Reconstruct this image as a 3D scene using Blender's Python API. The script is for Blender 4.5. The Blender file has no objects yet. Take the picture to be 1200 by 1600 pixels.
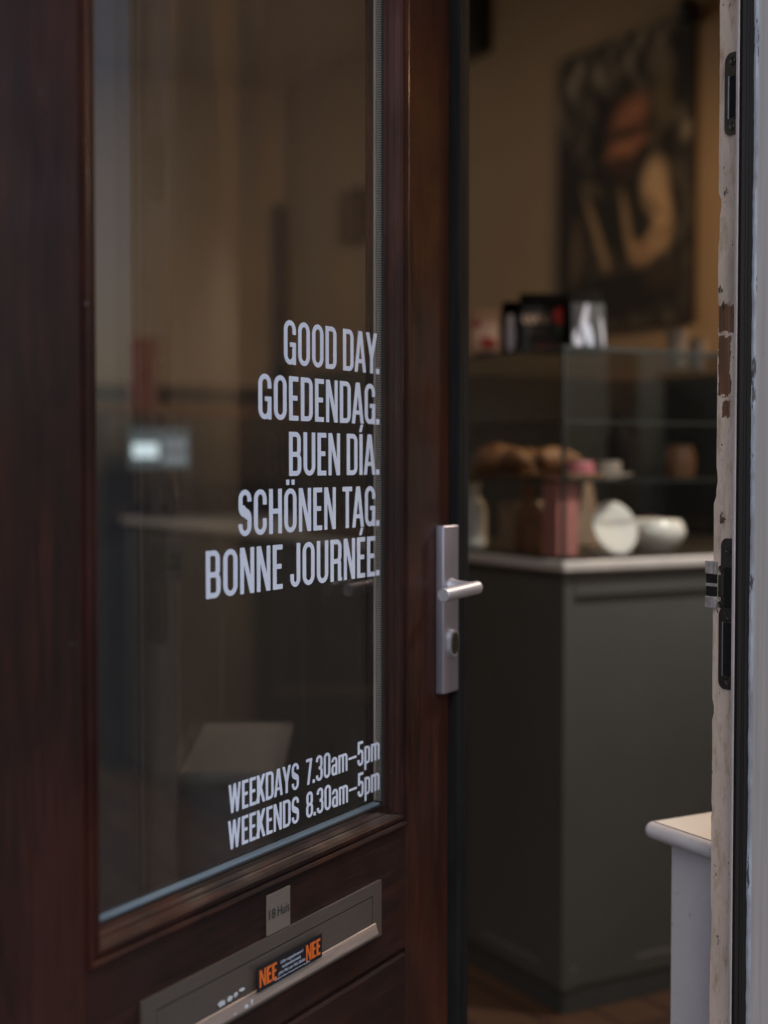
import bpy, bmesh, math, random
import numpy as np
from mathutils import Vector, Matrix

# ------------------------------------------------------------------ camera, sky, sun, exposure
random.seed(7)
S = bpy.context.scene
COL = S.collection
YAW, PITCH, CAM_H = 29.4, 2.0, 1.23
cam = bpy.data.cameras.new("camera")
cam_o = bpy.data.objects.new("camera", cam)
COL.objects.link(cam_o)
cam_o.location = (0, 0, CAM_H)
cam_o.rotation_euler = (math.radians(90 - PITCH), 0, math.radians(-YAW))
cam.sensor_fit = 'VERTICAL'
cam.sensor_height = 36.0
cam.sensor_width = 27.0
cam.lens = 2222.0 / 1600.0 * 36.0
cam.clip_start = 0.05
cam.clip_end = 500
cam.dof.use_dof = True
cam.dof.focus_distance = 1.755
cam.dof.aperture_fstop = 1.9
S.camera = cam_o

SUN_EL, SUN_AZ = 48.0, 200.0        # azimuth measured from +Y clockwise
w = bpy.data.worlds.new("World")
S.world = w
w.use_nodes = True
nt = w.node_tree
bg = nt.nodes["Background"]
sky = nt.nodes.new("ShaderNodeTexSky")
sky.sky_type = 'NISHITA'
sky.sun_disc = False
sky.sun_elevation = math.radians(SUN_EL)
sky.sun_rotation = math.radians(SUN_AZ)
sky.dust_density = 2.0
nt.links.new(sky.outputs[0], bg.inputs[0])
bg.inputs[1].default_value = 0.146
sun = bpy.data.lights.new("sun", 'SUN')
sun.energy = 0.5
sun.angle = math.radians(40)
sun.color = (1.0, 0.95, 0.9)
sun_o = bpy.data.objects.new("sun", sun)
COL.objects.link(sun_o)
az, el = math.radians(SUN_AZ), math.radians(SUN_EL)
sd = Vector((math.sin(az) * math.cos(el), math.cos(az) * math.cos(el), math.sin(el)))
sun_o.rotation_euler = sd.to_track_quat('Z', 'Y').to_euler()
sun_o.location = sd * 30

S.view_settings.view_transform = 'Standard'
S.view_settings.look = 'None'
S.view_settings.gamma = 1.0
S.view_settings.exposure = 0.0
S.cycles.max_bounces = 12
S.cycles.transparent_max_bounces = 24
S.cycles.glossy_bounces = 6
S.cycles.use_denoising = True
S.cycles.sample_clamp_indirect = 4.0

# ------------------------------------------------------------------ helpers
def tag(o, label=None, cat=None, group=None, kind=None):
    if label: o['label'] = label
    if cat: o['category'] = cat
    if group: o['group'] = group
    if kind: o['kind'] = kind
    return o

def empty(name, loc=(0, 0, 0), rz=0.0):
    o = bpy.data.objects.new(name, None)
    COL.objects.link(o)
    o.location = loc
    o.rotation_euler = (0, 0, rz)
    o.empty_display_size = 0.1
    return o

def obj(name, bm, mats, parent=None, smooth=False, loc=None):
    me = bpy.data.meshes.new(name)
    bmesh.ops.recalc_face_normals(bm, faces=bm.faces[:])
    bm.to_mesh(me)
    bm.free()
    if not isinstance(mats, (list, tuple)): mats = [mats]
    for m in mats: me.materials.append(m)
    if smooth:
        for p in me.polygons: p.use_smooth = True
        try: me.set_sharp_from_angle(angle=math.radians(35))
        except Exception: pass
    o = bpy.data.objects.new(name, me)
    COL.objects.link(o)
    if parent is not None: o.parent = parent
    if loc is not None: o.location = loc
    return o

def copy_tree(o, parent=None):
    c = o.copy()
    COL.objects.link(c)
    c.parent = parent
    for ch in list(o.children): copy_tree(ch, c)
    return c

def new(): return bmesh.new()

def box(bm, x0, x1, y0, y1, z0, z1, bev=0.0, seg=2, mi=0):
    t = bmesh.new()
    bmesh.ops.create_cube(t, size=1.0)
    for v in t.verts:
        v.co = Vector(((x0 + x1) / 2 + v.co.x * (x1 - x0), (y0 + y1) / 2 + v.co.y * (y1 - y0), (z0 + z1) / 2 + v.co.z * (z1 - z0)))
    if bev > 0:
        bmesh.ops.bevel(t, geom=t.edges[:], offset=bev, segments=seg, affect='EDGES', profile=0.5)
    merge(bm, t, mi)

def merge(bm, t, mi=0, M=None):
    vm = {}
    for v in t.verts:
        vm[v] = bm.verts.new(M @ v.co if M else v.co)
    for f in t.faces:
        try:
            nf = bm.faces.new([vm[v] for v in f.verts])
            nf.material_index = mi
            nf.smooth = f.smooth
        except ValueError: pass
    t.free()

def lathe(bm, prof, seg=32, c=(0, 0, 0), mi=0, M=None):
    t = bmesh.new()
    rings = []
    for r, z in prof:
        if r < 1e-6:
            rings.append([t.verts.new((0, 0, z))])
        else:
            rings.append([t.verts.new((r * math.cos(2 * math.pi * k / seg), r * math.sin(2 * math.pi * k / seg), z)) for k in range(seg)])
    for a, b in zip(rings, rings[1:]):
        for k in range(seg):
            k2 = (k + 1) % seg
            if len(a) == 1 and len(b) == 1: continue
            if len(a) == 1: t.faces.new((a[0], b[k], b[k2]))
            elif len(b) == 1: t.faces.new((a[k], b[0], a[k2]))
            else: t.faces.new((a[k], b[k], b[k2], a[k2]))
    M2 = Matrix.Translation(c)
    merge(bm, t, mi, M2 @ M if M else M2)

def extrude_poly(bm, pts, axis, a0, a1, mi=0):
    """closed 2-D outline pts extruded along axis ('x','y','z') from a0 to a1"""
    def mk(p, a):
        if axis == 'x': return (a, p[0], p[1])
        if axis == 'y': return (p[0], a, p[1])
        return (p[0], p[1], a)
    A = [bm.verts.new(mk(p, a0)) for p in pts]
    B = [bm.verts.new(mk(p, a1)) for p in pts]
    n = len(pts)
    fs = [bm.faces.new(A), bm.faces.new(list(reversed(B)))]
    for i in range(n):
        fs.append(bm.faces.new((A[i], B[i], B[(i + 1) % n], A[(i + 1) % n])))
    for f in fs: f.material_index = mi

def tube(bm, pts, r, seg=12, mi=0, cap=True):
    pts = [Vector(p) for p in pts]
    rings = []
    for i, p in enumerate(pts):
        d = (pts[min(i + 1, len(pts) - 1)] - pts[max(i - 1, 0)]).normalized()
        a = d.orthogonal().normalized() if i == 0 else (rings_a - d * rings_a.dot(d)).normalized()
        rings_a = a
        b = d.cross(a)
        rr = r[i] if isinstance(r, (list, tuple)) else r
        rings.append([bm.verts.new(p + (a * math.cos(2 * math.pi * k / seg) + b * math.sin(2 * math.pi * k / seg)) * rr) for k in range(seg)])
    for A, B in zip(rings, rings[1:]):
        for k in range(seg):
            f = bm.faces.new((A[k], B[k], B[(k + 1) % seg], A[(k + 1) % seg])); f.material_index = mi; f.smooth = True
    if cap:
        for R_ in (rings[0], rings[-1]):
            f = bm.faces.new(R_); f.material_index = mi

# ------------------------------------------------------------------ materials
def srgb(r, g, b):
    f = lambda c: (c / 255 / 12.92) if c <= 10.3 else ((c / 255 + 0.055) / 1.055) ** 2.4
    return (f(r), f(g), f(b), 1)

class NT:
    def __init__(s, name):
        s.m = bpy.data.materials.new(name)
        s.m.use_nodes = True
        s.t = s.m.node_tree
        s.b = s.t.nodes["Principled BSDF"]
        s.co = s.n("ShaderNodeTexCoord").outputs["Object"]
    def n(s, k, **kw):
        x = s.t.nodes.new(k)
        for a, v in kw.items(): setattr(x, a, v)
        return x
    def l(s, a, b): s.t.links.new(a, b)
    def mapping(s, scale=(1, 1, 1), loc=(0, 0, 0), rot=(0, 0, 0), src=None):
        m = s.n("ShaderNodeMapping")
        m.inputs["Scale"].default_value = scale
        m.inputs["Location"].default_value = loc
        m.inputs["Rotation"].default_value = rot
        s.l(src or s.co, m.inputs[0])
        return m.outputs[0]
    def noise(s, scale, vec=None, detail=5, rough=0.6, dist=0.0):
        x = s.n("ShaderNodeTexNoise")
        x.inputs["Scale"].default_value = scale
        x.inputs["Detail"].default_value = detail
        x.inputs["Roughness"].default_value = rough
        x.inputs["Distortion"].default_value = dist
        s.l(vec or s.co, x.inputs["Vector"])
        return x.outputs["Fac"]
    def ramp(s, fac, stops, interp='LINEAR'):
        r = s.n("ShaderNodeValToRGB")
        r.color_ramp.interpolation = interp
        e = r.color_ramp.elements
        while len(e) < len(stops): e.new(0.5)
        for i, (p, c) in enumerate(stops):
            e[i].position = p
            e[i].color = c if isinstance(c, (tuple, list)) else (c, c, c, 1)
        s.l(fac, r.inputs[0])
        return r.outputs[0]
    def mix(s, fac, a, b, mode='MIX'):
        m = s.n("ShaderNodeMix", data_type='RGBA', blend_type=mode)
        for k, v in (("Factor", fac), ("A", a), ("B", b)):
            sock = m.inputs[0] if k == "Factor" else m.inputs[6] if k == "A" else m.inputs[7]
            if hasattr(v, 'is_output'): s.l(v, sock)
            else: sock.default_value = v
        return m.outputs[2]
    def math(s, op, a, b=0.0):
        m = s.n("ShaderNodeMath", operation=op)
        for i, v in enumerate((a, b)):
            if hasattr(v, 'is_output'): s.l(v, m.inputs[i])
            else: m.inputs[i].default_value = v
        return m.outputs[0]
    def color(s, c):
        if hasattr(c, 'is_output'): s.l(c, s.b.inputs["Base Color"])
        else: s.b.inputs["Base Color"].default_value = c
        return s
    def rough(s, c):
        if hasattr(c, 'is_output'): s.l(c, s.b.inputs["Roughness"])
        else: s.b.inputs["Roughness"].default_value = c
        return s
    def set(s, **kw):
        for k, v in kw.items(): s.b.inputs[k.replace('_', ' ')].default_value = v
        return s
    def bump(s, h, strength=0.3, dist=0.001):
        x = s.n("ShaderNodeBump")
        x.inputs["Strength"].default_value = strength
        x.inputs["Distance"].default_value = dist
        s.l(h, x.inputs["Height"])
        s.l(x.outputs[0], s.b.inputs["Normal"])
        return s
    def sep(s, src=None):
        x = s.n("ShaderNodeSeparateXYZ")
        s.l(src or s.co, x.inputs[0])
        return x.outputs

def paint(name, c, var=0.12, rough=0.5, scale=6.0, bump=0.1, stretch=(1, 1, 1)):
    k = NT(name)
    n1 = k.noise(scale, k.mapping(stretch))
    lo = tuple(x * (1 - var) for x in c[:3]) + (1,)
    hi = tuple(min(1, x * (1 + var)) for x in c[:3]) + (1,)
    k.color(k.ramp(n1, [(0.3, lo), (0.7, hi)]))
    n2 = k.noise(scale * 12, k.mapping(stretch))
    k.rough(k.ramp(n2, [(0.3, rough * 0.8), (0.7, min(1, rough * 1.2))]))
    if bump: k.bump(n2, bump, 0.0015)
    return k.m

def wood(name, dark, mid, light, along='z', rough=0.42, coat=0.10, scale=1.0, chips=None, spec=0.25, specks=True):
    k = NT(name)
    st = {'z': (34, 34, 2.6), 'x': (2.6, 34, 34), 'y': (34, 2.6, 34)}[along]
    g1 = k.noise(1.6 * scale, k.mapping(st), detail=7, rough=0.65, dist=0.4)
    st2 = tuple(q * 5 if q > 5 else q * 3 for q in st)
    g2 = k.noise(1.5 * scale, k.mapping(st2), detail=4)
    big = k.noise(2.2, k.mapping((1.6, 1.6, 0.7)), detail=3)
    c1 = k.ramp(g1, [(0.28, dark), (0.52, mid), (0.78, light)])
    c2 = k.mix(k.ramp(g2, [(0.35, 0.75), (0.62, 0.0)]), c1, dark)
    c3 = k.mix(k.ramp(big, [(0.46, 0.0), (0.70, 0.65)]), c2, light)
    big2 = k.noise(3.1, k.mapping((1.2, 1.2, 0.9), loc=(3, 1, 2)), detail=4)
    c3 = k.mix(k.ramp(big2, [(0.50, 0.0), (0.70, 0.75)]), c3, dark)
    if chips:
        v = k.noise(chips, k.mapping((1, 1, 0.35)), detail=3)
        c3 = k.mix(k.ramp(v, [(0.66, 0.0), (0.69, 0.8)]), c3, (0.006, 0.005, 0.005, 1))
    if specks:
        v2 = k.noise(130, k.mapping((1, 1, 0.6)), detail=2)
        v3 = k.noise(6, detail=3)
        c3 = k.mix(k.math('MULTIPLY', k.ramp(v2, [(0.735, 0.0), (0.75, 0.55)]), k.ramp(v3, [(0.48, 0.0), (0.56, 1.0)])), c3, (0.20, 0.20, 0.24, 1))
        sc = k.noise(7, k.mapping((1.5, 1.5, 0.5), rot=(0.35, 0.2, 0.1)), detail=8, rough=0.75, dist=1.2)
        c3 = k.mix(k.ramp(sc, [(0.497, 0.0), (0.5, 0.4), (0.503, 0.0)]), c3, (0.006, 0.004, 0.004, 1))
    k.color(c3)
    sm = k.noise(5, detail=6)
    k.rough(k.ramp(sm, [(0.3, rough * 0.7), (0.7, min(1, rough * 1.7))]))
    k.set(Coat_Weight=coat, Coat_Roughness=0.18)
    k.bump(g2, 0.18, 0.0008)
    k.b.inputs["Specular IOR Level"].default_value = spec
    return k.m

M = {}
M['wood_v'] = wood("mahogany_stile", (0.013, 0.0058, 0.0048, 1), (0.043, 0.0138, 0.0098, 1), (0.086, 0.0255, 0.0140, 1), 'z', chips=7)
M['wood_h'] = wood("mahogany_rail", (0.011, 0.0058, 0.0050, 1), (0.029, 0.0112, 0.0085, 1), (0.066, 0.0205, 0.0120, 1), 'x', chips=7)
M['mould_v'] = wood("mahogany_moulding_upright", (0.007, 0.003, 0.0028, 1), (0.030, 0.0085, 0.0055, 1), (0.075, 0.020, 0.010, 1), 'z', rough=0.45, coat=0.04, scale=2.2, chips=22, spec=0.22)
M['mould_h'] = wood("mahogany_moulding_flat", (0.006, 0.003, 0.003, 1), (0.026, 0.0085, 0.006, 1), (0.110, 0.030, 0.012, 1), 'x', rough=0.55, coat=0.03, scale=2.2, chips=26, spec=0.22)
M['blackstrip'] = paint("black_brown_lacquer", (0.0135, 0.0140, 0.0150, 1), 0.3, 0.75, 20, 0.05, (4, 4, 0.5))
M['blackstrip'].node_tree.nodes["Principled BSDF"].inputs["Specular IOR Level"].default_value = 0.05
M['rubber'] = paint("black_rubber_gasket", (0.012, 0.012, 0.012, 1), 0.1, 0.6, 30, 0.1)

def metal(name, c, rough, stretch=(1, 1, 60), aniso=0.4, var=0.15, metallic=1.0):
    k = NT(name)
    g = k.noise(20, k.mapping(stretch), detail=4)
    k.color(k.ramp(g, [(0.3, tuple(x * (1 - var) for x in c[:3]) + (1,)), (0.7, c)]))
    k.rough(k.ramp(k.noise(9, detail=6), [(0.3, rough * 0.85), (0.72, min(1, rough * 1.3))]))
    k.set(Metallic=metallic, Anisotropic=aniso)
    k.bump(g, 0.05, 0.0004)
    return k.m
M['alu'] = metal("brushed_aluminium", (0.48, 0.48, 0.58, 1), 0.36, (40, 40, 1), metallic=0.8)
M['alu_lever'] = metal("satin_aluminium", (0.52, 0.52, 0.57, 1), 0.50, (1, 30, 30), metallic=0.7)
M['brass'] = metal("aged_anodised_letter_plate", (0.185, 0.152, 0.130, 1), 0.40, (1, 60, 60), var=0.25, metallic=0.55)
M['lip'] = metal('pale_letter_plate_lip', (0.34, 0.27, 0.23, 1), 0.55, (1, 30, 30), var=0.35, metallic=0.25)  # lip toned paler than the plate
M['nameplate'] = metal("dull_bronze_name_plate", (0.29, 0.245, 0.21, 1), 0.42, (1, 60, 60), metallic=0.5)
M['engrave'] = paint("engraved_black", (0.012, 0.011, 0.011, 1), 0.05, 0.6)
M['steel_dark'] = metal("tarnished_steel", (0.16, 0.15, 0.135, 1), 0.42, (1, 20, 4), var=0.35)
M['steel_slot'] = metal("dark_slot_steel", (0.05, 0.055, 0.055, 1), 0.35)
M['void'] = paint("dark_mortise", (0.004, 0.004, 0.004, 1), 0.05, 0.9)
M['vinyl'] = paint("white_vinyl_film", (0.74, 0.81, 0.97, 1), 0.04, 0.42, 30, 0.03)

# ribbed aluminium spacer between the panes
k = NT("ribbed_spacer")
zz = k.sep()
wv = k.n("ShaderNodeTexWave", wave_type='BANDS', bands_direction='Z')
wv.inputs["Scale"].default_value = 98
k.l(k.co, wv.inputs["Vector"])
k.color(k.ramp(wv.outputs["Fac"], [(0.42, (0.06, 0.055, 0.055, 1)), (0.58, (0.66, 0.60, 0.59, 1))]))
k.rough(0.5).set(Metallic=0.2)
k.bump(wv.outputs["Fac"], 0.5, 0.001)
M['spacer_v'] = k.m
M['pane_line'] = paint('pale_pane_strip', (0.42, 0.40, 0.37, 1), 0.1, 0.5, 20)
k = NT("ribbed_spacer_sky_tint")
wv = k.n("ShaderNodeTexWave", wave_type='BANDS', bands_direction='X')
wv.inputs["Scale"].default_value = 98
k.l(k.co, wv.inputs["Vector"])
k.color(k.ramp(wv.outputs["Fac"], [(0.25, (0.24, 0.34, 0.44, 1)), (0.7, (0.36, 0.47, 0.58, 1))]))  # blue of the reflected sky put into the bottom spacer's colour
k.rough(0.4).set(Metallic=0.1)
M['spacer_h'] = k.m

# glass: straight-through transmission plus Fresnel mirror, on front faces only
def glass(name, tint, gain=1.0, rough=0.0, dust_haze=0.0):
    k = NT(name)
    t = k.t
    t.nodes.remove(k.b)
    fr = k.n("ShaderNodeFresnel"); fr.inputs[0].default_value = 1.5
    geo = k.n("ShaderNodeNewGeometry")
    front = k.math('SUBTRACT', 1.0, geo.outputs["Backfacing"])
    f = k.math('MULTIPLY', k.math('MULTIPLY', fr.outputs[0], gain), front)
    f = k.math('MINIMUM', f, 1.0)
    tr = k.n("ShaderNodeBsdfTransparent"); tr.inputs[0].default_value = tint
    gl = k.n("ShaderNodeBsdfGlossy"); gl.inputs["Roughness"].default_value = rough
    mx = k.n("ShaderNodeMixShader")
    k.l(f, mx.inputs[0]); k.l(tr.outputs[0], mx.inputs[1]); k.l(gl.outputs[0], mx.inputs[2])
    out = mx.outputs[0]
    if dust_haze > 0:  # dust and smears, doubling as a pale haze that lifts the blacks
        d1 = k.noise(2.2, k.mapping((1.6, 1, 0.7)), detail=6)
        d2 = k.noise(6, k.mapping((3, 1, 0.25), rot=(0, 0.5, 0)), detail=7, rough=0.7, dist=1.0)
        d = k.math('MULTIPLY', k.math('MULTIPLY', k.math('ADD', k.ramp(d1, [(0.3, 0.65), (0.75, 1.35)]), k.ramp(d2, [(0.55, 0.0), (0.68, 0.55)])), dust_haze), front)
        df = k.n("ShaderNodeBsdfDiffuse"); df.inputs[0].default_value = (0.75, 0.72, 0.70, 1)
        m2 = k.n("ShaderNodeMixShader")
        k.l(d, m2.inputs[0]); k.l(out, m2.inputs[1]); k.l(df.outputs[0], m2.inputs[2])
        out = m2.outputs[0]
    k.l(out, t.nodes["Material Output"].inputs[0])
    return k.m
M['glass'] = glass("door_glazing", (0.955, 0.965, 0.965, 1), 1.2, dust_haze=0.020)
M['glass_inner'] = glass("door_glazing_inner", (0.965, 0.975, 0.975, 1), 0.45)
M['glass_case'] = glass("case_glass", (0.95, 0.96, 0.955, 1), 0.8, dust_haze=0.004)
M['glass_window'] = glass("window_glazing", (0.93, 0.95, 0.95, 1), 1.6)
M['glass_edge'] = paint("green_glass_edge", (0.012, 0.016, 0.014, 1), 0.1, 0.5)

# worn cream rebate paint: exposed timber, chips and dirt
def worn(name, base, zmarks=True):
    k = NT(name)
    x, y, z = k.sep()
    fine = k.noise(60, k.mapping((1, 1, 0.35)), detail=6, rough=0.7)
    blot = k.noise(9, k.mapping((1, 1, 0.5)), detail=5)
    c = k.ramp(blot, [(0.30, tuple(q * 0.62 for q in base[:3]) + (1,)), (0.5, base), (0.75, tuple(min(1, q * 1.16) for q in base[:3]) + (1,))])
    c = k.mix(k.ramp(fine, [(0.50, 0.0), (0.66, 0.75)]), c, (base[0] * 0.60, base[1] * 0.52, base[2] * 0.40, 1))
    grain = k.noise(3, k.mapping((60, 60, 2)), detail=5)
    bare = k.ramp(grain, [(0.3, (0.075, 0.036, 0.022, 1)), (0.7, (0.30, 0.15, 0.085, 1))])
    wob = k.noise(34, k.mapping((1, 1, 1)), detail=6, rough=0.7)
    if zmarks:
        zw = k.math('ADD', z, k.math('MULTIPLY', k.math('SUBTRACT', wob, 0.5), 0.045))
        yw = k.math('ADD', y, k.math('MULTIPLY', k.math('SUBTRACT', wob, 0.5), 0.022))
        tot = None
        for z0, z1, y0, y1 in ZB:
            f = k.math('MULTIPLY', k.math('MULTIPLY', k.math('GREATER_THAN', zw, z0), k.math('LESS_THAN', zw, z1)),
                       k.math('MULTIPLY', k.math('GREATER_THAN', yw, y0), k.math('LESS_THAN', yw, y1)))
            tot = f if tot is None else k.math('MAXIMUM', tot, f)
        c = k.mix(tot, c, bare)
        fine = k.math('SUBTRACT', fine, k.math('MULTIPLY', tot, 1.6))
    chip = k.noise(42, k.mapping((1, 1, 0.6)), detail=4, rough=0.75)
    c = k.mix(k.ramp(chip, [(0.63, 0.0), (0.645, 0.9)]), c, (0.05, 0.028, 0.018, 1))
    scr = k.noise(16, k.mapping((1, 4, 0.5), rot=(0.5, 0, 0)), detail=8, rough=0.8, dist=2.0)
    c = k.mix(k.ramp(scr, [(0.495, 0.0), (0.5, 0.55), (0.505, 0.0)]), c, (0.04, 0.03, 0.025, 1))
    k.color(c)
    k.rough(k.ramp(fine, [(0.3, 0.42), (0.7, 0.75)]))
    k.bump(k.math('SUBTRACT', fine, k.math('MULTIPLY', chip, 0.8)), 0.35, 0.0018)
    return k.m
ZB = [(1.392, 1.424, -.029, -.001), (1.312, 1.386, -.024, -.0015), (1.285, 1.307, -.023, -.008)]
M['rebate'] = worn("worn_cream_rebate", (0.80, 0.64, 0.53, 1))
M['casing_white'] = None
k = NT("brushed_white_casing")
st = k.noise(5, k.mapping((34, 34, 0.8)), detail=6)
bl = k.noise(4, k.mapping((2, 2, 0.5)), detail=4)
c = k.ramp(st, [(0.25, (0.252, 0.232, 0.224, 1)), (0.7, (0.343, 0.316, 0.306, 1))])
c = k.mix(k.ramp(bl, [(0.42, 0.0), (0.75, 0.45)]), c, (0.22, 0.21, 0.21, 1))
sp = k.noise(70, detail=2)
c = k.mix(k.ramp(sp, [(0.73, 0.0), (0.75, 0.7)]), c, (0.2, 0.19, 0.19, 1))
k.color(c).rough(0.42).bump(st, 0.35, 0.002)
M['casing'] = k.m
k = NT("chipped_gloss_edge")
n1 = k.noise(60, k.mapping((1, 1, 0.25)), detail=5, rough=0.7)
k.color(k.ramp(n1, [(0.36, (0.08, 0.08, 0.085, 1)), (0.41, (0.40, 0.44, 0.52, 1)), (0.70, (0.25, 0.25, 0.27, 1))]))
k.rough(0.25).bump(n1, 0.6, 0.002)
M['edge'] = k.m
k = NT("dark_lacquered_stop")
n1 = k.noise(3, k.mapping((90, 90, 0.6)), detail=4)
c = k.ramp(n1, [(0.3, (0.010, 0.009, 0.008, 1)), (0.7, (0.024, 0.020, 0.018, 1))])
n2 = k.noise(38, k.mapping((1, 1, 0.4)), detail=5, rough=0.8)
c = k.mix(k.ramp(n2, [(0.725, 0.0), (0.735, 0.8)]), c, (0.35, 0.36, 0.40, 1))
k.color(c).rough(0.5).set(Specular_IOR_Level=0.2).bump(n1, 0.2, 0.001)
M['dark_stop'] = k.m
M['stop_white'] = paint("stop_edge_white", (0.52, 0.46, 0.46, 1), 0.15, 0.5, 30, 0.2, (1, 1, 0.3))

M['keeper_paint'] = paint('dirty_keeper_paint', (0.36, 0.33, 0.32, 1), 0.45, 0.5, 90, 0.4)
M['counter'] = paint("grey_green_cabinet_paint", (0.096, 0.102, 0.098, 1), 0.07, 0.5, 3, 0.05)
_t = M['counter'].node_tree
_b = _t.nodes["Principled BSDF"]
_lnk = _b.inputs["Base Color"].links[0].from_socket
_co = _t.nodes.new("ShaderNodeTexCoord"); _sx = _t.nodes.new("ShaderNodeSeparateXYZ"); _t.links.new(_co.outputs["Object"], _sx.inputs[0])
_n = _t.nodes.new("ShaderNodeTexNoise"); _n.inputs["Scale"].default_value = 14; _n.inputs["Detail"].default_value = 6; _t.links.new(_co.outputs["Object"], _n.inputs["Vector"])
def _m(op, a, b):
    x = _t.nodes.new("ShaderNodeMath"); x.operation = op
    for i, v in enumerate((a, b)):
        if hasattr(v, 'is_output'): _t.links.new(v, x.inputs[i])
        else: x.inputs[i].default_value = v
    return x.outputs[0]
_zw = _m('ADD', _sx.outputs[2], _m('MULTIPLY', _m('SUBTRACT', _n.outputs[0], .5), .02))
_f = _m('MULTIPLY', _m('MULTIPLY', _m('GREATER_THAN', _zw, .098), _m('LESS_THAN', _zw, .104)), _m('GREATER_THAN', _n.outputs[0], .50))
_mx = _t.nodes.new("ShaderNodeMix"); _mx.data_type = 'RGBA'
_t.links.new(_m('MULTIPLY', _f, .75), _mx.inputs[0]); _t.links.new(_lnk, _mx.inputs[6]); _mx.inputs[7].default_value = (.30, .30, .29, 1)
_t.links.new(_mx.outputs[2], _b.inputs["Base Color"])
M['plinth'] = paint("dark_plinth_paint", (0.065, 0.072, 0.070, 1), 0.1, 0.5, 5)
M['marble'] = paint("white_stone_top", (0.68, 0.66, 0.645, 1), 0.08, 0.3, 8, 0.0)
k = NT("ochre_plaster")
n1 = k.noise(1.3, detail=5); n2 = k.noise(60, detail=3)
k.color(k.ramp(n1, [(0.3, (0.27, 0.205, 0.135, 1)), (0.7, (0.31, 0.237, 0.157, 1))]))
k.rough(0.85).bump(n2, 0.15, 0.002)
M['plaster'] = k.m
M['plaster_pale'] = paint('pale_rear_plaster', (0.44, 0.355, 0.255, 1), 0.06, 0.85, 2)
M['ceiling'] = paint("cream_ceiling", (0.55, 0.48, 0.39, 1), 0.05, 0.9, 2)
k = NT("brown_plank_floor")
n1 = k.noise(2.0, k.mapping((14, 1.0, 1)), detail=6)
br = k.n("ShaderNodeTexBrick")
br.inputs["Scale"].default_value = 1.0
br.inputs["Mortar Size"].default_value = 0.006
br.inputs["Brick Width"].default_value = 1.6
br.inputs["Row Height"].default_value = 0.14
br.inputs["Color1"].default_value = (0.15, 0.075, 0.042, 1)
br.inputs["Color2"].default_value = (0.105, 0.054, 0.031, 1)
br.inputs["Mortar"].default_value = (0.012, 0.008, 0.006, 1)
k.l(k.mapping((1, 1, 1), rot=(0, 0, math.pi / 2)), br.inputs["Vector"])
k.color(k.mix(k.ramp(n1, [(0.3, 0.0), (0.7, 0.55)]), br.outputs[0], (0.06, 0.032, 0.02, 1)))
k.rough(0.45).bump(n1, 0.1, 0.002)
M['floor'] = k.m
M['cab_dark'] = paint("dark_stained_cabinet", (0.018, 0.015, 0.012, 1), 0.3, 0.4, 8)
M['cab_black'] = paint("black_machine_enamel", (0.010, 0.010, 0.010, 1), 0.2, 0.3, 8)
M['shelfwood'] = wood("oak_shelf", (0.10, 0.055, 0.028, 1), (0.19, 0.11, 0.058, 1), (0.27, 0.17, 0.09, 1), 'x', 0.5, 0.0)
M['ceramic'] = paint("white_glazed_ceramic", (0.86, 0.86, 0.84, 1), 0.04, 0.22, 5, 0.0)
M['bag_kraft'] = paint("kraft_paper", (0.36, 0.24, 0.16, 1), 0.12, 0.8, 20, 0.2)
M['cupcard'] = paint('grey_cup_card', (0.17, 0.145, 0.125, 1), 0.08, 0.6, 20)
M['bread'] = paint("golden_crust", (0.17, 0.072, 0.026, 1), 0.5, 0.6, 40, 0.6)
M['caramel'] = paint('caramel_glaze', (0.085, 0.035, 0.014, 1), 0.2, 0.4, 20)
M['reddish'] = paint('dull_red_carton', (0.22, 0.075, 0.062, 1), 0.1, 0.6, 10)
M['pink'] = paint("pink_carton", (0.52, 0.21, 0.195, 1), 0.05, 0.5, 10)
M['matt_black'] = paint('matt_black_foil', (0.0042, 0.0040, 0.0040, 1), 0.2, 0.8, 8)
M['matt_black'].node_tree.nodes['Principled BSDF'].inputs['Specular IOR Level'].default_value = 0.08
M['pinkdark'] = paint("pink_icing", (0.36, 0.11, 0.135, 1), 0.1, 0.4, 10)
M['tablewhite'] = None
k = NT("scuffed_white_ledge_paint")
b1 = k.noise(5, k.mapping((2, 2, 0.7)), detail=5)
c = k.ramp(b1, [(0.3, (0.58, 0.555, 0.57, 1)), (0.7, (0.68, 0.65, 0.66, 1))])
ch = k.noise(55, k.mapping((1, 1, 0.6)), detail=5, rough=0.75)
c = k.mix(k.ramp(ch, [(0.655, 0.0), (0.67, 0.8)]), c, (0.16, 0.12, 0.09, 1))
sc = k.noise(10, k.mapping((1, 1, 3), rot=(0.8, 0.2, 0)), detail=8, rough=0.75, dist=1.5)
c = k.mix(k.ramp(sc, [(0.496, 0.0), (0.5, 0.35), (0.504, 0.0)]), c, (0.15, 0.14, 0.14, 1))
k.color(c).rough(0.45).bump(ch, 0.15, 0.001)
M['ledge'] = k.m
k = NT("cream_ledge_top")
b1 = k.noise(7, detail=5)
c = k.ramp(b1, [(0.35, (0.84, 0.79, 0.72, 1)), (0.7, (0.88, 0.86, 0.84, 1))])  # creamier and paler than the ledge sides
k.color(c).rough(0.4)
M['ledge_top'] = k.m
M['groove'] = paint("dirt_in_groove", (0.06, 0.03, 0.02, 1), 0.3, 0.8, 60)
M['brick'] = None
k = NT("brown_facade_brick")
br = k.n("ShaderNodeTexBrick")
for nme, v in (("Scale", 1.0), ("Mortar Size", 0.008), ("Brick Width", 0.21), ("Row Height", 0.062)): br.inputs[nme].default_value = v
br.inputs["Color1"].default_value = (0.16, 0.075, 0.05, 1)
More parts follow.
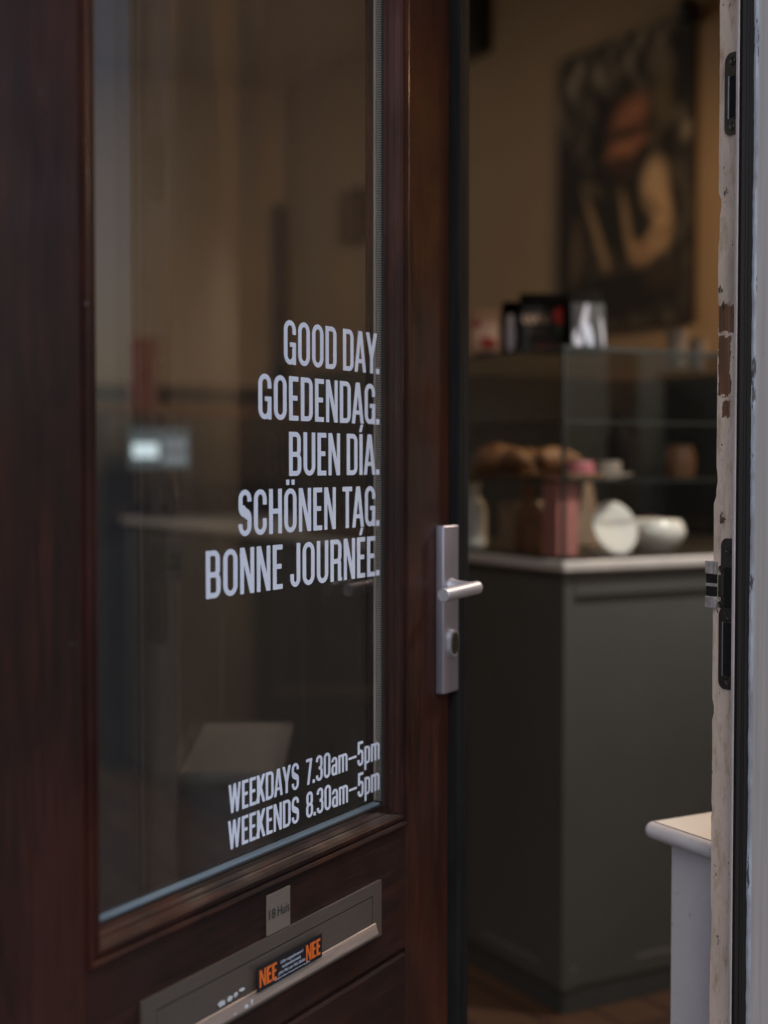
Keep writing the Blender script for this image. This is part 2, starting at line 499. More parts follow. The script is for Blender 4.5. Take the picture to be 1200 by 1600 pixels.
br.inputs["Color2"].default_value = (0.10, 0.05, 0.036, 1)
br.inputs["Mortar"].default_value = (0.26, 0.24, 0.22, 1)
k.l(k.mapping((1, 1, 1), rot=(math.pi / 2, 0, 0)), br.inputs["Vector"])
k.color(br.outputs[0]).rough(0.85).bump(br.outputs["Fac"], -0.4, 0.004)
M['brick'] = k.m
k = NT("grey_pavers")
br = k.n("ShaderNodeTexBrick")
for nme, v in (("Scale", 1.0), ("Mortar Size", 0.006), ("Brick Width", 0.3), ("Row Height", 0.3)): br.inputs[nme].default_value = v
br.inputs["Color1"].default_value = (0.17, 0.165, 0.16, 1)
br.inputs["Color2"].default_value = (0.13, 0.128, 0.125, 1)
br.inputs["Mortar"].default_value = (0.05, 0.05, 0.048, 1)
k.l(k.co, br.inputs["Vector"])
k.color(k.mix(k.ramp(k.noise(3, detail=6), [(0.4, 0.0), (0.8, 0.5)]), br.outputs[0], (0.09, 0.088, 0.085, 1))).rough(0.8)
M['paver'] = k.m
M['asphalt'] = paint("asphalt", (0.05, 0.05, 0.052, 1), 0.2, 0.85, 30, 0.3)
M['kerb'] = paint("granite_kerb", (0.24, 0.235, 0.23, 1), 0.15, 0.75, 40, 0.2)
M['white_paint'] = paint("white_frame_paint", (0.62, 0.61, 0.60, 1), 0.06, 0.4, 10)
M['orange'] = paint("orange_print", (0.72, 0.15, 0.022, 1), 0.04, 0.45)
M['sticker'] = paint("black_sticker_film", (0.011, 0.012, 0.015, 1), 0.1, 0.35)
M['print_white'] = paint("pale_print", (0.42, 0.48, 0.60, 1), 0.04, 0.5)
M['residue'] = paint("glue_residue", (0.52, 0.55, 0.58, 1), 0.25, 0.7, 120)
k = NT("printed_colours")
at = k.n("ShaderNodeVertexColor"); at.layer_name = "print"
k.color(at.outputs[0]).rough(0.6)
M['print'] = k.m
k = NT("matt_poster_print")
at = k.n("ShaderNodeVertexColor"); at.layer_name = "print"
k.color(at.outputs[0]).rough(0.75)
M['poster'] = k.m
def emit(name, c, s):
    k = NT(name)
    k.b.inputs["Base Color"].default_value = (0.02, 0.02, 0.02, 1)
    k.b.inputs["Emission Color"].default_value = c
    k.b.inputs["Emission Strength"].default_value = s
    return k.m
M['lamp_black'] = paint("black_lamp_enamel", (0.012, 0.011, 0.010, 1), 0.1, 0.35)

# ------------------------------------------------------------------ lettering: condensed gothic drawn as outlines
def sd_rbox(X, Y, x0, y0, x1, y1, r):
    if not isinstance(r, (tuple, list)): r = (r,) * 4
    tl, tr, br_, bl = r
    cx, cy, hx, hy = (x0 + x1) / 2, (y0 + y1) / 2, (x1 - x0) / 2, (y1 - y0) / 2
    px, py = X - cx, Y - cy
    rad = np.where(px < 0, np.where(py > 0, tl, bl), np.where(py > 0, tr, br_))
    qx, qy = np.abs(px) - hx + rad, np.abs(py) - hy + rad
    return np.minimum(np.maximum(qx, qy), 0) + np.hypot(np.maximum(qx, 0), np.maximum(qy, 0)) - rad

class G:
    SV, SH = 0.136, 0.112
    def __init__(s, w, ylo=0.0, yhi=1.0, sv=None, sh=None):
        s.w, s.h = w, 0.0125
        if sv: s.SV = sv
        if sh: s.SH = sh
        xs = np.arange(-0.05, w + 0.0501 + s.h, s.h) - 0.0037
        ys = np.arange(ylo - 0.06, yhi + 0.0601, s.h) - 0.0043
        s.xs, s.ys = xs, ys
        s.X, s.Y = np.meshgrid(xs, ys)
        s.f = np.full(s.X.shape, 9.0)
    def add(s, d): s.f = np.minimum(s.f, d); return s
    def B(s, x0, y0, x1, y1): return s.add(sd_rbox(s.X, s.Y, x0, y0, x1, y1, 0))
    def box(s, x0, y0, x1, y1): return sd_rbox(s.X, s.Y, x0, y0, x1, y1, 0)
    def ring(s, x0, y0, x1, y1, r, cut=(), sv=None, sh=None):
        sv, sh = sv or s.SV, sh or s.SH
        rr = r if isinstance(r, (tuple, list)) else (r,) * 4
        d = sd_rbox(s.X, s.Y, x0, y0, x1, y1, rr)
        ri = tuple(max(0.0, q - sv) for q in rr)
        d = np.maximum(d, -sd_rbox(s.X, s.Y, x0 + sv, y0 + sh, x1 - sv, y1 - sh, ri))
        for c in cut: d = np.maximum(d, -c)
        return s.add(d)
    def dg(s, x0, y0, x1, y1, t, lo=0.0, hi=1.0):
        dx, dy = x1 - x0, y1 - y0
        L = math.hypot(dx, dy)
        d = np.abs((s.X - x0) * dy - (s.Y - y0) * dx) / L - t / 2
        return s.add(np.maximum(d, np.maximum(lo - s.Y, s.Y - hi)))
    def loops(s):
        f, xs, ys = s.f, s.xs, s.ys
        ins = f < 0
        ny, nx = f.shape
        mixed = (ins[:-1, :-1].astype(int) + ins[1:, :-1] + ins[:-1, 1:] + ins[1:, 1:])
        segs = {}
        def pt(a, b):
            (j0, i0), (j1, i1) = a, b
            t = f[j0, i0] / (f[j0, i0] - f[j1, i1])
            return (xs[i0] + t * (xs[i1] - xs[i0]), ys[j0] + t * (ys[j1] - ys[j0]))
        for j, i in zip(*np.where((mixed > 0) & (mixed < 4))):
            c = [(j, i), (j, i + 1), (j + 1, i + 1), (j + 1, i)]
            v = [ins[q] for q in c]
            e = []
            for q in range(4):
                a, b = c[q], c[(q + 1) % 4]
                if v[q] != v[(q + 1) % 4]:
                    e.append((tuple(sorted((a, b))), v[q]))
            outs = [x[0] for x in e if x[1]]
            inn = [x[0] for x in e if not x[1]]
            if len(outs) == 1: segs[outs[0]] = inn[0]
            else:
                for k_, o in enumerate([x for x in e]):
                    if o[1]: segs[o[0]] = e[(k_ + 1) % 4][0]
        res = []
        while segs:
            st = next(iter(segs)); cur = st; lp = []
            while cur in segs:
                lp.append(pt(*cur)); cur = segs.pop(cur)
            if len(lp) > 6: res.append(simplify(lp, 0.0016))
        return res

def simplify(p, eps):
    p = [np.array(q) for q in p]
    n = len(p)
    far = max(range(n), key=lambda i: np.hypot(*(p[i] - p[0])))
    def rdp(a):
        if len(a) < 3: return a
        d0, d1 = a[0], a[-1]
        v = d1 - d0; L = np.hypot(*v) or 1e-9
        ds = [abs(v[0] * (q[1] - d0[1]) - v[1] * (q[0] - d0[0])) / L for q in a]
        i = int(np.argmax(ds))
        if ds[i] < eps: return [d0, d1]
        return rdp(a[:i + 1])[:-1] + rdp(a[i:])
    A = rdp(p[:far + 1]); Bq = rdp(p[far:] + [p[0]])
    return [tuple(q) for q in A[:-1] + Bq[:-1]]

_gc = {}
def glyph(ch):
    if ch in _gc: return _gc[ch]
    sv, sh = G.SV, G.SH
    base, acc = ch, None
    if ch in 'ÉÍ': base, acc = {'É': 'E', 'Í': 'I'}[ch], 'acute'
    if ch == 'Ö': base, acc = 'O', 'uml'
    W = dict(A=.50, B=.47, C=.46, D=.47, E=.36, G=.47, H=.475, I=sv, J=.38, K=.47, N=.485, O=.475, R=.475, S=.45, T=.42, U=.465, W=.68, Y=.50)
    if base in W:
        w = W[base]
        g = G(w, 0.0, 1.32 if acc else 1.0)
        r = w / 2
        if base == 'A':
            g.dg(0.055, 0, w / 2 - 0.015, 1, .135); g.dg(w - 0.055, 0, w / 2 + 0.015, 1, .135); g.B(.12, .22, w - .12, .22 + .10)
        elif base == 'B':
            g.ring(0, 0, w, .545, (0, .19, .19, 0)); g.ring(0, .435, w - .02, 1, (0, .19, .16, 0)); g.B(0, 0, sv, 1)
        elif base == 'C': g.ring(0, 0, w, 1, r, [g.box(w / 2, .36, w + .1, .66)])
        elif base == 'D': g.ring(0, 0, w, 1, (0, .20, .20, 0))
        elif base == 'E': g.B(0, 0, sv, 1); g.B(0, 0, w, sh); g.B(0, .455, w - .04, .455 + sh); g.B(0, 1 - sh, w, 1)
        elif base == 'G':
            g.ring(0, 0, w, 1, r, [g.box(w / 2, .36, w + .1, .68)]); g.B(w * .5, .40, w, .40 + .105); g.B(w - .125, 0.0, w, .45)
        elif base == 'H': g.B(0, 0, sv, 1); g.B(w - sv, 0, w, 1); g.B(0, .445, w, .445 + sh)
        elif base == 'I': g.B(0, 0, sv, 1)
        elif base == 'J': g.ring(0, 0, w, 1.5, (0, 0, w / 2, w / 2), [g.box(-.1, .30, w - sv, 2), g.box(-.1, 1.0, w + .1, 2)])
        elif base == 'K': g.B(0, 0, sv, 1); g.dg(.12, .34, w - .07, 1, .145); g.dg(.20, .56, w - .07, 0, .145)
        elif base == 'N': g.B(0, 0, .125, 1); g.B(w - .125, 0, w, 1); g.dg(.075, 1, w - .075, 0, .135)
        elif base == 'O': g.ring(0, 0, w, 1, r)
        elif base == 'R':
            g.ring(0, .42, w - .01, 1, (0, .2, .2, 0)); g.B(0, 0, sv, 1)
            g.ring(w - .30, -.05, w - .025, .53, (0, .12, 0, 0), [g.box(-1, -1, w - .025 - sv, .43), g.box(-1, -1, 2, 0)])
            g.B(w - .10, 0, w + .01, .085)
        elif base == 'S':
            g.ring(0, .40, w, 1, .225, [g.box(w / 2, .30, w + .1, .74), g.box(w * .42, .2, w + .1, .66)])
            g.ring(0, 0, w, .60, .225, [g.box(-.1, .26, w / 2, .7), g.box(-.1, .34, w * .58, .7)])
            g.dg(.075, .70, w - .075, .32, .16, .36, .66)
        elif base == 'T': g.B(0, 1 - sh, w, 1); g.B(w / 2 - sv / 2, 0, w / 2 + sv / 2, 1)
        elif base == 'U': g.ring(0, 0, w, 1.6, (0, 0, r, r), [g.box(-.1, 1.0, w + .1, 2)])
        elif base == 'W':
            for a, b in ((.062, .20), (.34, .20), (.34, .48), (.618, .48)): g.dg(a, 1, b, 0, .118)
        elif base == 'Y':
            g.dg(.06, 1.0, w / 2, .40, .14, .40, 1); g.dg(w - .06, 1.0, w / 2, .40, .14, .40, 1); g.B(w / 2 - sv / 2, 0, w / 2 + sv / 2, .46)
        if acc == 'acute':
            cx = w / 2 if base == 'I' else w * .5
            g.dg(cx - .03, 1.05, cx + .045, 1.235, .10, 1.05, 1.235)
        if acc == 'uml':
            g.B(w * .16, 1.08, w * .16 + .115, 1.20); g.B(w * .84 - .115, 1.08, w * .84, 1.20)
    elif ch == '.': w = .15; g = G(w); g.B(0, 0, w, .135)
    elif ch == '-': w = .56; g = G(w); g.B(0.0, .40, w, .49)
    elif ch == '0': w = .44; g = G(w); g.ring(0, 0, w, 1, w / 2)
    elif ch == '7': w = .38; g = G(w); g.B(0, 1 - sh, w, 1); g.dg(w - .075, 1 - sh, .13, 0, .14, 0, 1 - .02)
    elif ch == '3':
        w = .43; g = G(w)
        g.ring(0, 0, w, .56, .2, [g.box(-.1, .24, w * .5, .38), g.box(-.1, .36, w * .42, .6)])
        g.ring(0, .44, w - .01, 1, .2, [g.box(-.1, .60, w * .5, .76), g.box(-.1, .4, w * .42, .66)])
    elif ch == '8': w = .44; g = G(w); g.ring(0, 0, w, .565, .21); g.ring(.012, .445, w - .012, 1, .2)
    elif ch == '5':
        w = .43; g = G(w)
        g.B(.03, 1 - sh, w - .03, 1); g.B(.03, .48, .03 + .125, 1)
        g.ring(0, 0, w, .66, .21, [g.box(-.1, .26, w * .5, .50)])
    elif ch == 'a':
        w = .40; g = G(w)
        g.ring(0, 0, w, .44, (.16, 0, 0, .16), sh=.10); g.B(w - .128, 0, w, .5)
        g.ring(0, .30, w, .73, (.19, .19, 0, 0), [g.box(-.1, .2, w - .128, .54)], sh=.10)
    elif ch == 'm':
        w = .62; g = G(w)
        g.B(0, 0, .125, .73)
        g.ring(0, -.3, .3725, .73, (.05, .17, 0, 0), [g.box(-.1, -1, 1, 0)], sv=.125, sh=.10)
        g.ring(.2475, -.3, w, .73, (.05, .17, 0, 0), [g.box(-.1, -1, 1, 0)], sv=.125, sh=.10)
    elif ch == 'p':
        w = .41; g = G(w, -.27, 1)
        g.B(0, -.25, .128, .73); g.ring(0, 0, w, .73, (.05, .19, .19, .05), sh=.10)
    _gc[ch] = (w, g.loops())
    return _gc[ch]

def text_loops(s, H, sp=0.085, space=0.20):
    x, out = 0.0, []
    KERN = {'Y.': -.13, 'AY': -.06, 'DA': -.03, 'TA': -.07, 'AG': -.03, 'ÍA': -.02, 'KD': -.03, 'AM': 0}
    for q_, ch in enumerate(s):
        if ch == ' ': x += space; continue
        if q_:
            x += KERN.get(s[q_ - 1:q_ + 1], -.045 if ch == '.' else 0)
        wd, lps = glyph(ch)
        out.append([(x, lps)]); x += wd + sp
        if ch in 'TA' or ch in 'Y': pass
    tot = x - sp
    return tot, [(o[0][0], o[0][1]) for o in out]

def text_mesh(name, s, u0, u1, zb, H, mat, parent, yloc, thick=0.0003, sp=0.095, space=0.2):
    """letters between door-local x=u0..u1, baseline zb, cap height H, laid on the plane y=yloc facing -y"""
    tot, gl = text_loops(s, H, sp, space)
    kx = (u1 - u0) / tot
    cu = bpy.data.curves.new("tmp", 'CURVE')
    cu.dimensions = '2D'; cu.fill_mode = 'BOTH'; cu.extrude = thick / 2
    for x, lps in gl:
        for lp in lps:
            sp_ = cu.splines.new('POLY')
            sp_.points.add(len(lp) - 1)
            sp_.use_cyclic_u = True
            for q, (px, py) in zip(sp_.points, lp): q.co = ((x + px) * kx, py * H, 0, 1)
    return curve_to_obj(name, cu, mat, parent, (u0, yloc, zb))

def curve_to_obj(name, cu, mat, parent, loc):
    t = bpy.data.objects.new("tmp", cu)
    COL.objects.link(t)
    bpy.context.view_layer.update()
    me = bpy.data.meshes.new_from_object(t.evaluated_get(bpy.context.evaluated_depsgraph_get()))
    bpy.data.objects.remove(t)
    me.transform(Matrix.Rotation(math.pi / 2, 4, 'X'))
    me.transform(Matrix.Translation(loc))
    me.name = name
    me.materials.clear(); me.materials.append(mat)
    if parent is None and name is None: return me
    o = bpy.data.objects.new(name, me)
    COL.objects.link(o)
    o.parent = parent
    return o

def font_mesh(s, size, width, loc, mat, shear=0.0):
    cu = bpy.data.curves.new("tmp", 'FONT')
    cu.body = s; cu.size = size; cu.extrude = 0.0001; cu.resolution_u = 3; cu.shear = shear
    t = bpy.data.objects.new("tmp", cu)
    COL.objects.link(t)
    bpy.context.view_layer.update()
    me = bpy.data.meshes.new_from_object(t.evaluated_get(bpy.context.evaluated_depsgraph_get()))
    bpy.data.objects.remove(t)
    xs = [v.co.x for v in me.vertices]
    kx = width / (max(xs) - min(xs)); x0 = min(xs)
    for v in me.vertices: v.co.x = (v.co.x - x0) * kx
    me.transform(Matrix.Rotation(math.pi / 2, 4, 'X'))
    me.transform(Matrix.Translation(loc))
    return me

def join_meshes(name, base, parts, mats, parent):
    """base bmesh + [(mesh, material index)] -> one object"""
    for me, mi in parts:
        t = bmesh.new(); t.from_mesh(me)
        merge(base, t, mi)
    return obj(name, base, mats, parent)

# ------------------------------------------------------------------ ground and building shell
Y_OUT, Y_IN = 1.27, 1.345
bm = new(); box(bm, -40, 40, -2.2, Y_OUT, -0.32, -0.12)
tag(obj("pavement", bm, M['paver']), "grey square pavers of the pavement in front of the shop", "pavement", kind='structure')
bm = new(); box(bm, -40, 40, -2.35, -2.2, -0.34, -0.118, 0.01)
tag(obj("kerb", bm, M['kerb']), "granite kerb along the street", "kerb", kind='structure')
bm = new(); box(bm, -300, 300, -300, -2.35, -0.5, -0.24)
tag(obj("road", bm, M['asphalt']), "dark asphalt street", "road", kind='structure')
bm = new(); box(bm, -2.0, 3.8, Y_OUT, 7.8, -0.12, 0.0)
tag(obj("floor", bm, M['floor']), "brown wooden plank floor inside the shop", "floor", kind='structure')

shop = empty("shop_building", (0, Y_IN, 0))
tag(shop, "ochre plastered shop interior behind the open door with pale street front", "building")
def part(name, mats, fn, parent=shop, smooth=False):
    b = new(); fn(b)
    for v in b.verts: v.co.y -= Y_IN
    return obj(name, b, mats, parent, smooth)
part("side_wall", M['plaster'], lambda b: box(b, 3.6, 3.8, 1.1, 7.8, -0.1, 3.4))
part("side_wall", M['plaster'], lambda b: box(b, -2.0, -1.8, Y_IN, 7.8, -0.1, 3.4))
part("rear_wall", M['plaster_pale'], lambda b: box(b, -1.8, 3.6, 7.6, 7.8, -0.1, 3.4))
part("ceiling", M['ceiling'], lambda b: box(b, -2.0, 3.8, 1.2, 7.8, 3.4, 3.55))
WX0, WX1 = 2.55, 3.44
def front(b):
    y0, y1 = Y_OUT + 0.004, Y_IN - 0.004
    box(b, -8.0, 0.20, y0, y1, -0.12, 6.0)
    box(b, 0.20, WX0, y0, y1, 2.53, 6.0)
    box(b, 1.30, WX0, y0, y1, -0.12, 2.53)
    box(b, WX0, WX1, y0, y1, -0.12, 0.90)
    box(b, WX0, WX1, y0, y1, 2.53, 6.0)
    box(b, WX1, 12.0, y0, y1, -0.12, 6.0)
part("facade_wall", M['brick'], front)
def inner(b):
    y0 = Y_IN - 0.0038
    box(b, -1.8, 0.20, y0, Y_IN, 0.0, 3.4)
    box(b, 0.20, 3.6, y0, Y_IN, 2.53, 3.4)
    box(b, 1.30, WX0, y0, Y_IN, 0.0, 2.53)
    box(b, WX0, WX1, y0, Y_IN, 0.0, 0.90)
    box(b, WX1, 3.6, y0, Y_IN, 0.0, 2.53)
part("inner_plaster", M['plaster'], inner)
def wframe(b):
    y0, y1 = 1.262, 1.352
    for x in (WX0 + .03, 2.995, WX1 - .03): box(b, x - 0.03, x + 0.03, y0, y1, 0.905, 2.525, 0.004)
    for x0, x1 in ((WX0 + .061, 2.964), (3.026, WX1 - .061)):
        box(b, x0, x1, y0 + .01, y1 - .01, 0.905, 0.97, 0.004); box(b, x0, x1, y0 + .01, y1 - .01, 2.46, 2.525, 0.004)
wf = part("shop_window", M['wood_v'], wframe)
for x0, x1 in ((WX0 + .061, 2.964), (3.026, WX1 - .061)):
    part("pane", M['glass_window'], lambda b: box(b, x0, x1, 1.30, 1.306, 0.971, 2.459), wf)

# ------------------------------------------------------------------ door frame (right jamb in view)
XJ = 1.235
frame = empty("door_frame", (XJ, Y_IN, 0))
tag(frame, "worn cream door frame with dark stop, steel strike plates and white outer casing", "door frame")
def fobj(name, b, mats, parent=frame, smooth=False):
    for v in b.verts: v.co -= Vector((XJ, Y_IN, 0))
    return obj(name, b, mats, parent, smooth)
# jamb with a chipped, uneven inner edge
bm = new()
nz = 260
front_col, back_col, hid = [], [], []
rng = random.Random(3)
val = 0.0
chip = {}
for c0, c1, d in ((1.542, 1.556, .0045), (1.50, 1.538, .0022), (1.375, 1.392, .002), (1.40, 1.43, .0015), (0.905, 0.93, .003), (0.79, 0.80, .002), (0.62, 0.66, .002), (1.20, 1.225, .0022)):
    chip[(c0, c1)] = d
ys_ = []
for i in range(nz + 1):
    z = 0.0 + 2.45 * i / nz
    val = 0.86 * val + rng.uniform(-1, 1) * 0.00032
    y = 1.347 + val + (0.004 if z < 1.18 else 0.0) * min(1, max(0, (1.25 - z) / 0.07))
    for (c0, c1), d in chip.items():
        if c0 < z < c1: y -= d
    a = bm.verts.new((XJ + 0.0015, y, z)); b_ = bm.verts.new((XJ, y - 0.0018, z)); c_ = bm.verts.new((XJ, 1.300, z)); d_ = bm.verts.new((1.30, y, z))
    front_col.append((d_, a, b_, c_))
for A_, B_ in zip(front_col, front_col[1:]):
    for q in range(3): bm.faces.new((A_[q], A_[q + 1], B_[q + 1], B_[q]))
bm.faces.new([front_col[0][q] for q in range(4)]); bm.faces.new([front_col[-1][q] for q in range(4)])
for A_, B_ in zip(front_col, front_col[1:]): bm.faces.new((A_[3], A_[0], B_[0], B_[3]))
fobj("jamb", bm, M['rebate'])
XS = 1.2215
bm = new(); box(bm, XS, 1.300, 1.2974, 1.3025, 0, 2.45, 0.001)
fobj("stop", bm, M['stop_white'])
bm = new(); box(bm, XS + 0.0006, 1.300, 1.2915, 1.2972, 0, 2.45, 0.0010)
for xx in (1.2285, 1.2330): box(bm, xx, xx + .0014, 1.2909, 1.2920, 0, 2.45)
fobj("stop_face", bm, M['dark_stop'])
bm = new()
pr = None
zs = [2.45 * i / 400 for i in range(401)]
v1 = 0
for z in zs:
    v1 = 0.8 * v1 + rng.uniform(-1, 1) * .0005
    a = bm.verts.new((1.2405 + v1, 1.2914, z)); b_ = bm.verts.new((1.2409 + v1, 1.2886, z)); c_ = bm.verts.new((1.2430, 1.2862, z))
    if pr: bm.faces.new((pr[0], pr[1], b_, a)); bm.faces.new((pr[1], pr[2], c_, b_))
    pr = (a, b_, c_)
fobj("casing_edge", bm, M['edge'], smooth=True)
bm = new(); box(bm, 1.2428, 1.42, 1.2620, 1.2905, -0.12, 2.56, 0.002)
for v in bm.verts:
    if v.co.y < 1.275: v.co.y += .0238
fobj("casing", bm, M['casing'])
# the parts of the frame beyond the picture: hinge jamb, head, threshold
bm = new(); box(bm, 0.20, 0.262, 1.262, 1.36, 0, 2.45, 0.003); fobj("jamb", bm, M['white_paint'])
bm = new(); box(bm, 0.20, XJ - 0.001, 1.264, 1.358, 2.452, 2.52, 0.003); fobj("lintel", bm, M['white_paint'])
bm = new(); box(bm, 0.21, 1.30, 1.255, 1.36, -0.12, 0.006, 0.004); fobj("threshold", bm, M['kerb'])

def slotplate(y0, y1, z0, z1, r, x):
    pts = []
    n = 8
    def arc(cy, cz, a0, a1):
        for q in range(n + 1):
            a = a0 + (a1 - a0) * q / n
            pts.append((cy + r * math.cos(a), cz + r * math.sin(a)))
    arc(y1 - r, z1 - r, 0, math.pi / 2); arc(y0 + r, z1 - r, math.pi / 2, math.pi)
    arc(y0 + r, z0 + r, math.pi, 1.5 * math.pi); arc(y1 - r, z0 + r, 1.5 * math.pi, 2 * math.pi)
    return pts
def screw(b, y, z, x, r=0.0035):
    Mx = Matrix.Translation((x, y, z)) @ Matrix.Rotation(-math.pi / 2, 4, 'Y')
    lathe(b, [(0.0, 0.0006), (r * 0.35, 0.0006), (r * .4, 0.0002), (r * 0.8, 0.0012), (r, 0.0010), (r * 1.05, 0.0)], 16, M=Mx)
# upper strike plate
def strike(z0, z1, sz0, sz1, y0=1.308, y1=1.3345):
    b = new(); extrude_poly(b, slotplate(y0, y1, z0, z1, 0.0105, XJ), 'x', XJ - 0.0016, XJ + 0.001)
    sp_ = fobj("strike_plate", b, M['steel_dark'])
    b = new(); box(b, XJ - 0.0021, XJ - 0.0012, 1.312, y1 - 0.0085, sz0, sz1, 0.0003)
    fobj("slot", b, M['void'], sp_)
    b = new(); box(b, XJ - 0.0030, XJ - 0.0015, y1 - 0.0088, y1 - 0.0072, sz0 - .001, sz1 + .001, 0.0004)
    fobj("slot_lip", b, M['alu'], sp_)
    for zc in (z0 + 0.0105, z1 - 0.0105):
        b = new(); screw(b, 1.3205, zc, XJ - 0.0016, 0.0052)
        fobj("screw", b, M['steel_dark'], sp_, smooth=True)
    return sp_
strike(1.631, 1.731, 1.652, 1.702)
strike(0.948, 1.050, 0.965, 1.031, y1=1.3375)
# rim keeper between them: backplate, case with paint, dark bolt pockets
b = new(); extrude_poly(b, slotplate(1.304, 1.3345, 1.040, 1.136, 0.010, XJ), 'x', XJ - 0.0014, XJ + 0.001)
kp = fobj("keeper", b, M['steel_dark'])
b = new()
box(b, XJ - 0.004, XJ + 0.02, 1.3420, 1.3585, 1.048, 1.106, 0.001)
fobj("keeper_case", b, M['void'], kp)
b = new()
for z0, z1 in ((1.090, 1.1065), (1.0475, 1.062)): box(b, XJ - 0.0052, XJ + 0.02, 1.3405, 1.3595, z0, z1, 0.001)
box(b, XJ - 0.0046, XJ + 0.02, 1.3415, 1.3588, 1.0745, 1.0785, 0.0006)
fobj("keeper_finger", b, M['keeper_paint'], kp)
b = new(); box(b, XJ - 0.0030, XJ - 0.0006, 1.3115, 1.3262, 1.050, 1.100, 0.0004); fobj("bolt_pocket", b, M['void'], kp)
b = new(); box(b, XJ - 0.0036, XJ - 0.0006, 1.3285, 1.3375, 1.062, 1.090, 0.0012); fobj("latch_block", b, M['steel_dark'], kp)
for z_, y_ in ((1.0975, 1.3335), (1.053, 1.3345), (1.121, 1.3215), (1.0425, 1.3225)):
    b = new(); screw(b, y_, z_, XJ - 0.0016, 0.0042); fobj("screw", b, M['steel_dark'], kp, smooth=True)

# ------------------------------------------------------------------ front door, standing open
ANG = math.radians(30.95)
PX, PY = 1.08615788, 1.73181979       # free edge of the outer face
W = 0.93
DX, DY = math.cos(ANG), math.sin(ANG)
door = empty("front_door", (PX - DX * W, PY - DY * W, 0), ANG)
tag(door, "dark mahogany glazed shop door standing open with white greetings lettered on its glass", "door")
U = lambda u: u + W                    # door-local x from u (0 = free edge)
TOP = 2.42
TH = 0.046
zg0, zg1 = 0.7350, 2.25                # moulding outer edge
uL, uR = -0.7785, -0.1322
gl0, gl1, gz0, gz1 = uL + 0.033, uR - 0.0335, zg0 + 0.0325, zg1 - 0.033
def dobj(name, b, mats, parent=door, smooth=False): return obj(name, b, mats, parent, smooth)
bm = new(); box(bm, U(-0.928), U(uL) - .0004, 0, TH, 0.012, TOP, 0.0012); dobj("stile", bm, M['wood_v'])
bm = new()
prof = [(uR + .0004, 0.0012), (uR + .0014, 0)] + [(-.010 + .010 * math.sin(a), .010 - .010 * math.cos(a)) for a in [math.pi / 2 * q / 6 for q in range(7)]] + [(0, TH), (uR + .0004, TH)]
extrude_poly(bm, [(U(a), b) for a, b in prof], 'z', 0.012, TOP); dobj("stile", bm, M['wood_v'])
bm = new(); box(bm, U(uL), U(uR), 0.0004, TH - .0004, zg1, TOP - .0005, 0.001); dobj("rail", bm, M['wood_h'])
bm = new(); box(bm, U(uL), U(uR), 0.0004, TH - .0004, 0.5665, zg0, 0.0016); dobj("rail", bm, M['wood_h'])
# lower panel below a moulded groove
bm = new()
extrude_poly(bm, [(0.0004, .5555), (0.0026, .5590), (0.0075, .5605), (0.0090, .5655), (TH - .001, .5655), (TH - .001, .0125), (0.0004, .0125)], 'x', U(uL) + .001, U(uR) - .001)
dobj("lower_panel", bm, M['wood_h'])
# glazing moulding, mitred, swept round the pane
prof = [(0.0, 0.0006), (0.0006, -0.0040), (0.0040, -0.0052), (0.0072, -0.0038), (0.0084, 0.0012), (0.0100, 0.0014), (0.0112, -0.0026), (0.0160, -0.0030),
        (0.0195, -0.0004), (0.0222, 0.0044), (0.0236, 0.0062), (0.0250, 0.0060), (0.0262, 0.0085), (0.0288, 0.0110), (0.0300, 0.0160), (0.0325, 0.0196), (0.012, 0.0196), (0.012, .0412), (0.0325, .0412), (0.0325, TH - .0004), (0.0, TH - .0004)]
def corner(d):
    return [(uL + d, zg0 + d), (uR - d, zg0 + d), (uR - d, zg1 - d), (uL + d, zg1 - d)]
for e0, nm in ((0, 'h'), (1, 'v'), (2, 'h'), (3, 'v')):
    bm = new()
    rows = []
    for d, y in prof:
        c = corner(d); a, b2 = c[e0], c[(e0 + 1) % 4]
        rows.append((bm.verts.new((U(a[0]), y, a[1])), bm.verts.new((U(b2[0]), y, b2[1]))))
    for q in range(len(rows)):
        r0, r1 = rows[q], rows[(q + 1) % len(rows)]
        bm.faces.new((r0[0], r0[1], r1[1], r1[0]))
    bm.faces.new([r[0] for r in rows]); bm.faces.new([r[1] for r in reversed(rows)])
    dobj("moulding", bm, M['mould_' + nm])
# gasket bead
bm = new()
g = 0.0322
for x0, x1, z0, z1 in ((gl0 - .001, gl1 + .001, gz0 - .001, gz0 + .002), (gl1 - .0015, gl1 + .0012, gz0 + .002, gz1 - .002)):
    box(bm, U(x0), U(x1), .0165, .0196, z0, z1, .0006)
dobj("gasket", bm, M['rubber'])
# panes with the spacer between them
YG = 0.020
bm = new(); box(bm, U(gl0) - .018, U(gl1) + .018, YG, YG + .004, gz0 - .018, gz1 + .018)
pane = dobj("glass_pane", bm, M['glass'])
bm = new(); box(bm, U(gl0) - .018, U(gl1) + .018, YG + .0165, YG + .0205, gz0 - .018, gz1 + .018)
dobj("glass_pane", bm, M['glass_inner'])
bm = new(); box(bm, U(gl1) + .0085, U(gl1) + .014, YG + .0045, YG + .0122, gz0 + .0022, gz1 + .002, .0006)
dobj("spacer", bm, M['spacer_v'])
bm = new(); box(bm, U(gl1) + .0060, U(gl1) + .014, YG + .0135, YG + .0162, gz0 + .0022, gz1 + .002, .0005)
dobj("pane_strip", bm, M['pane_line'])  # thin pale strip just ahead of the inner pane
bm = new(); box(bm, U(gl0) - .002, U(gl1) + .0040, YG + .0045, YG + .016, gz0 - .010, gz0 + .0015, .0008)
dobj("spacer", bm, M['spacer_h'])
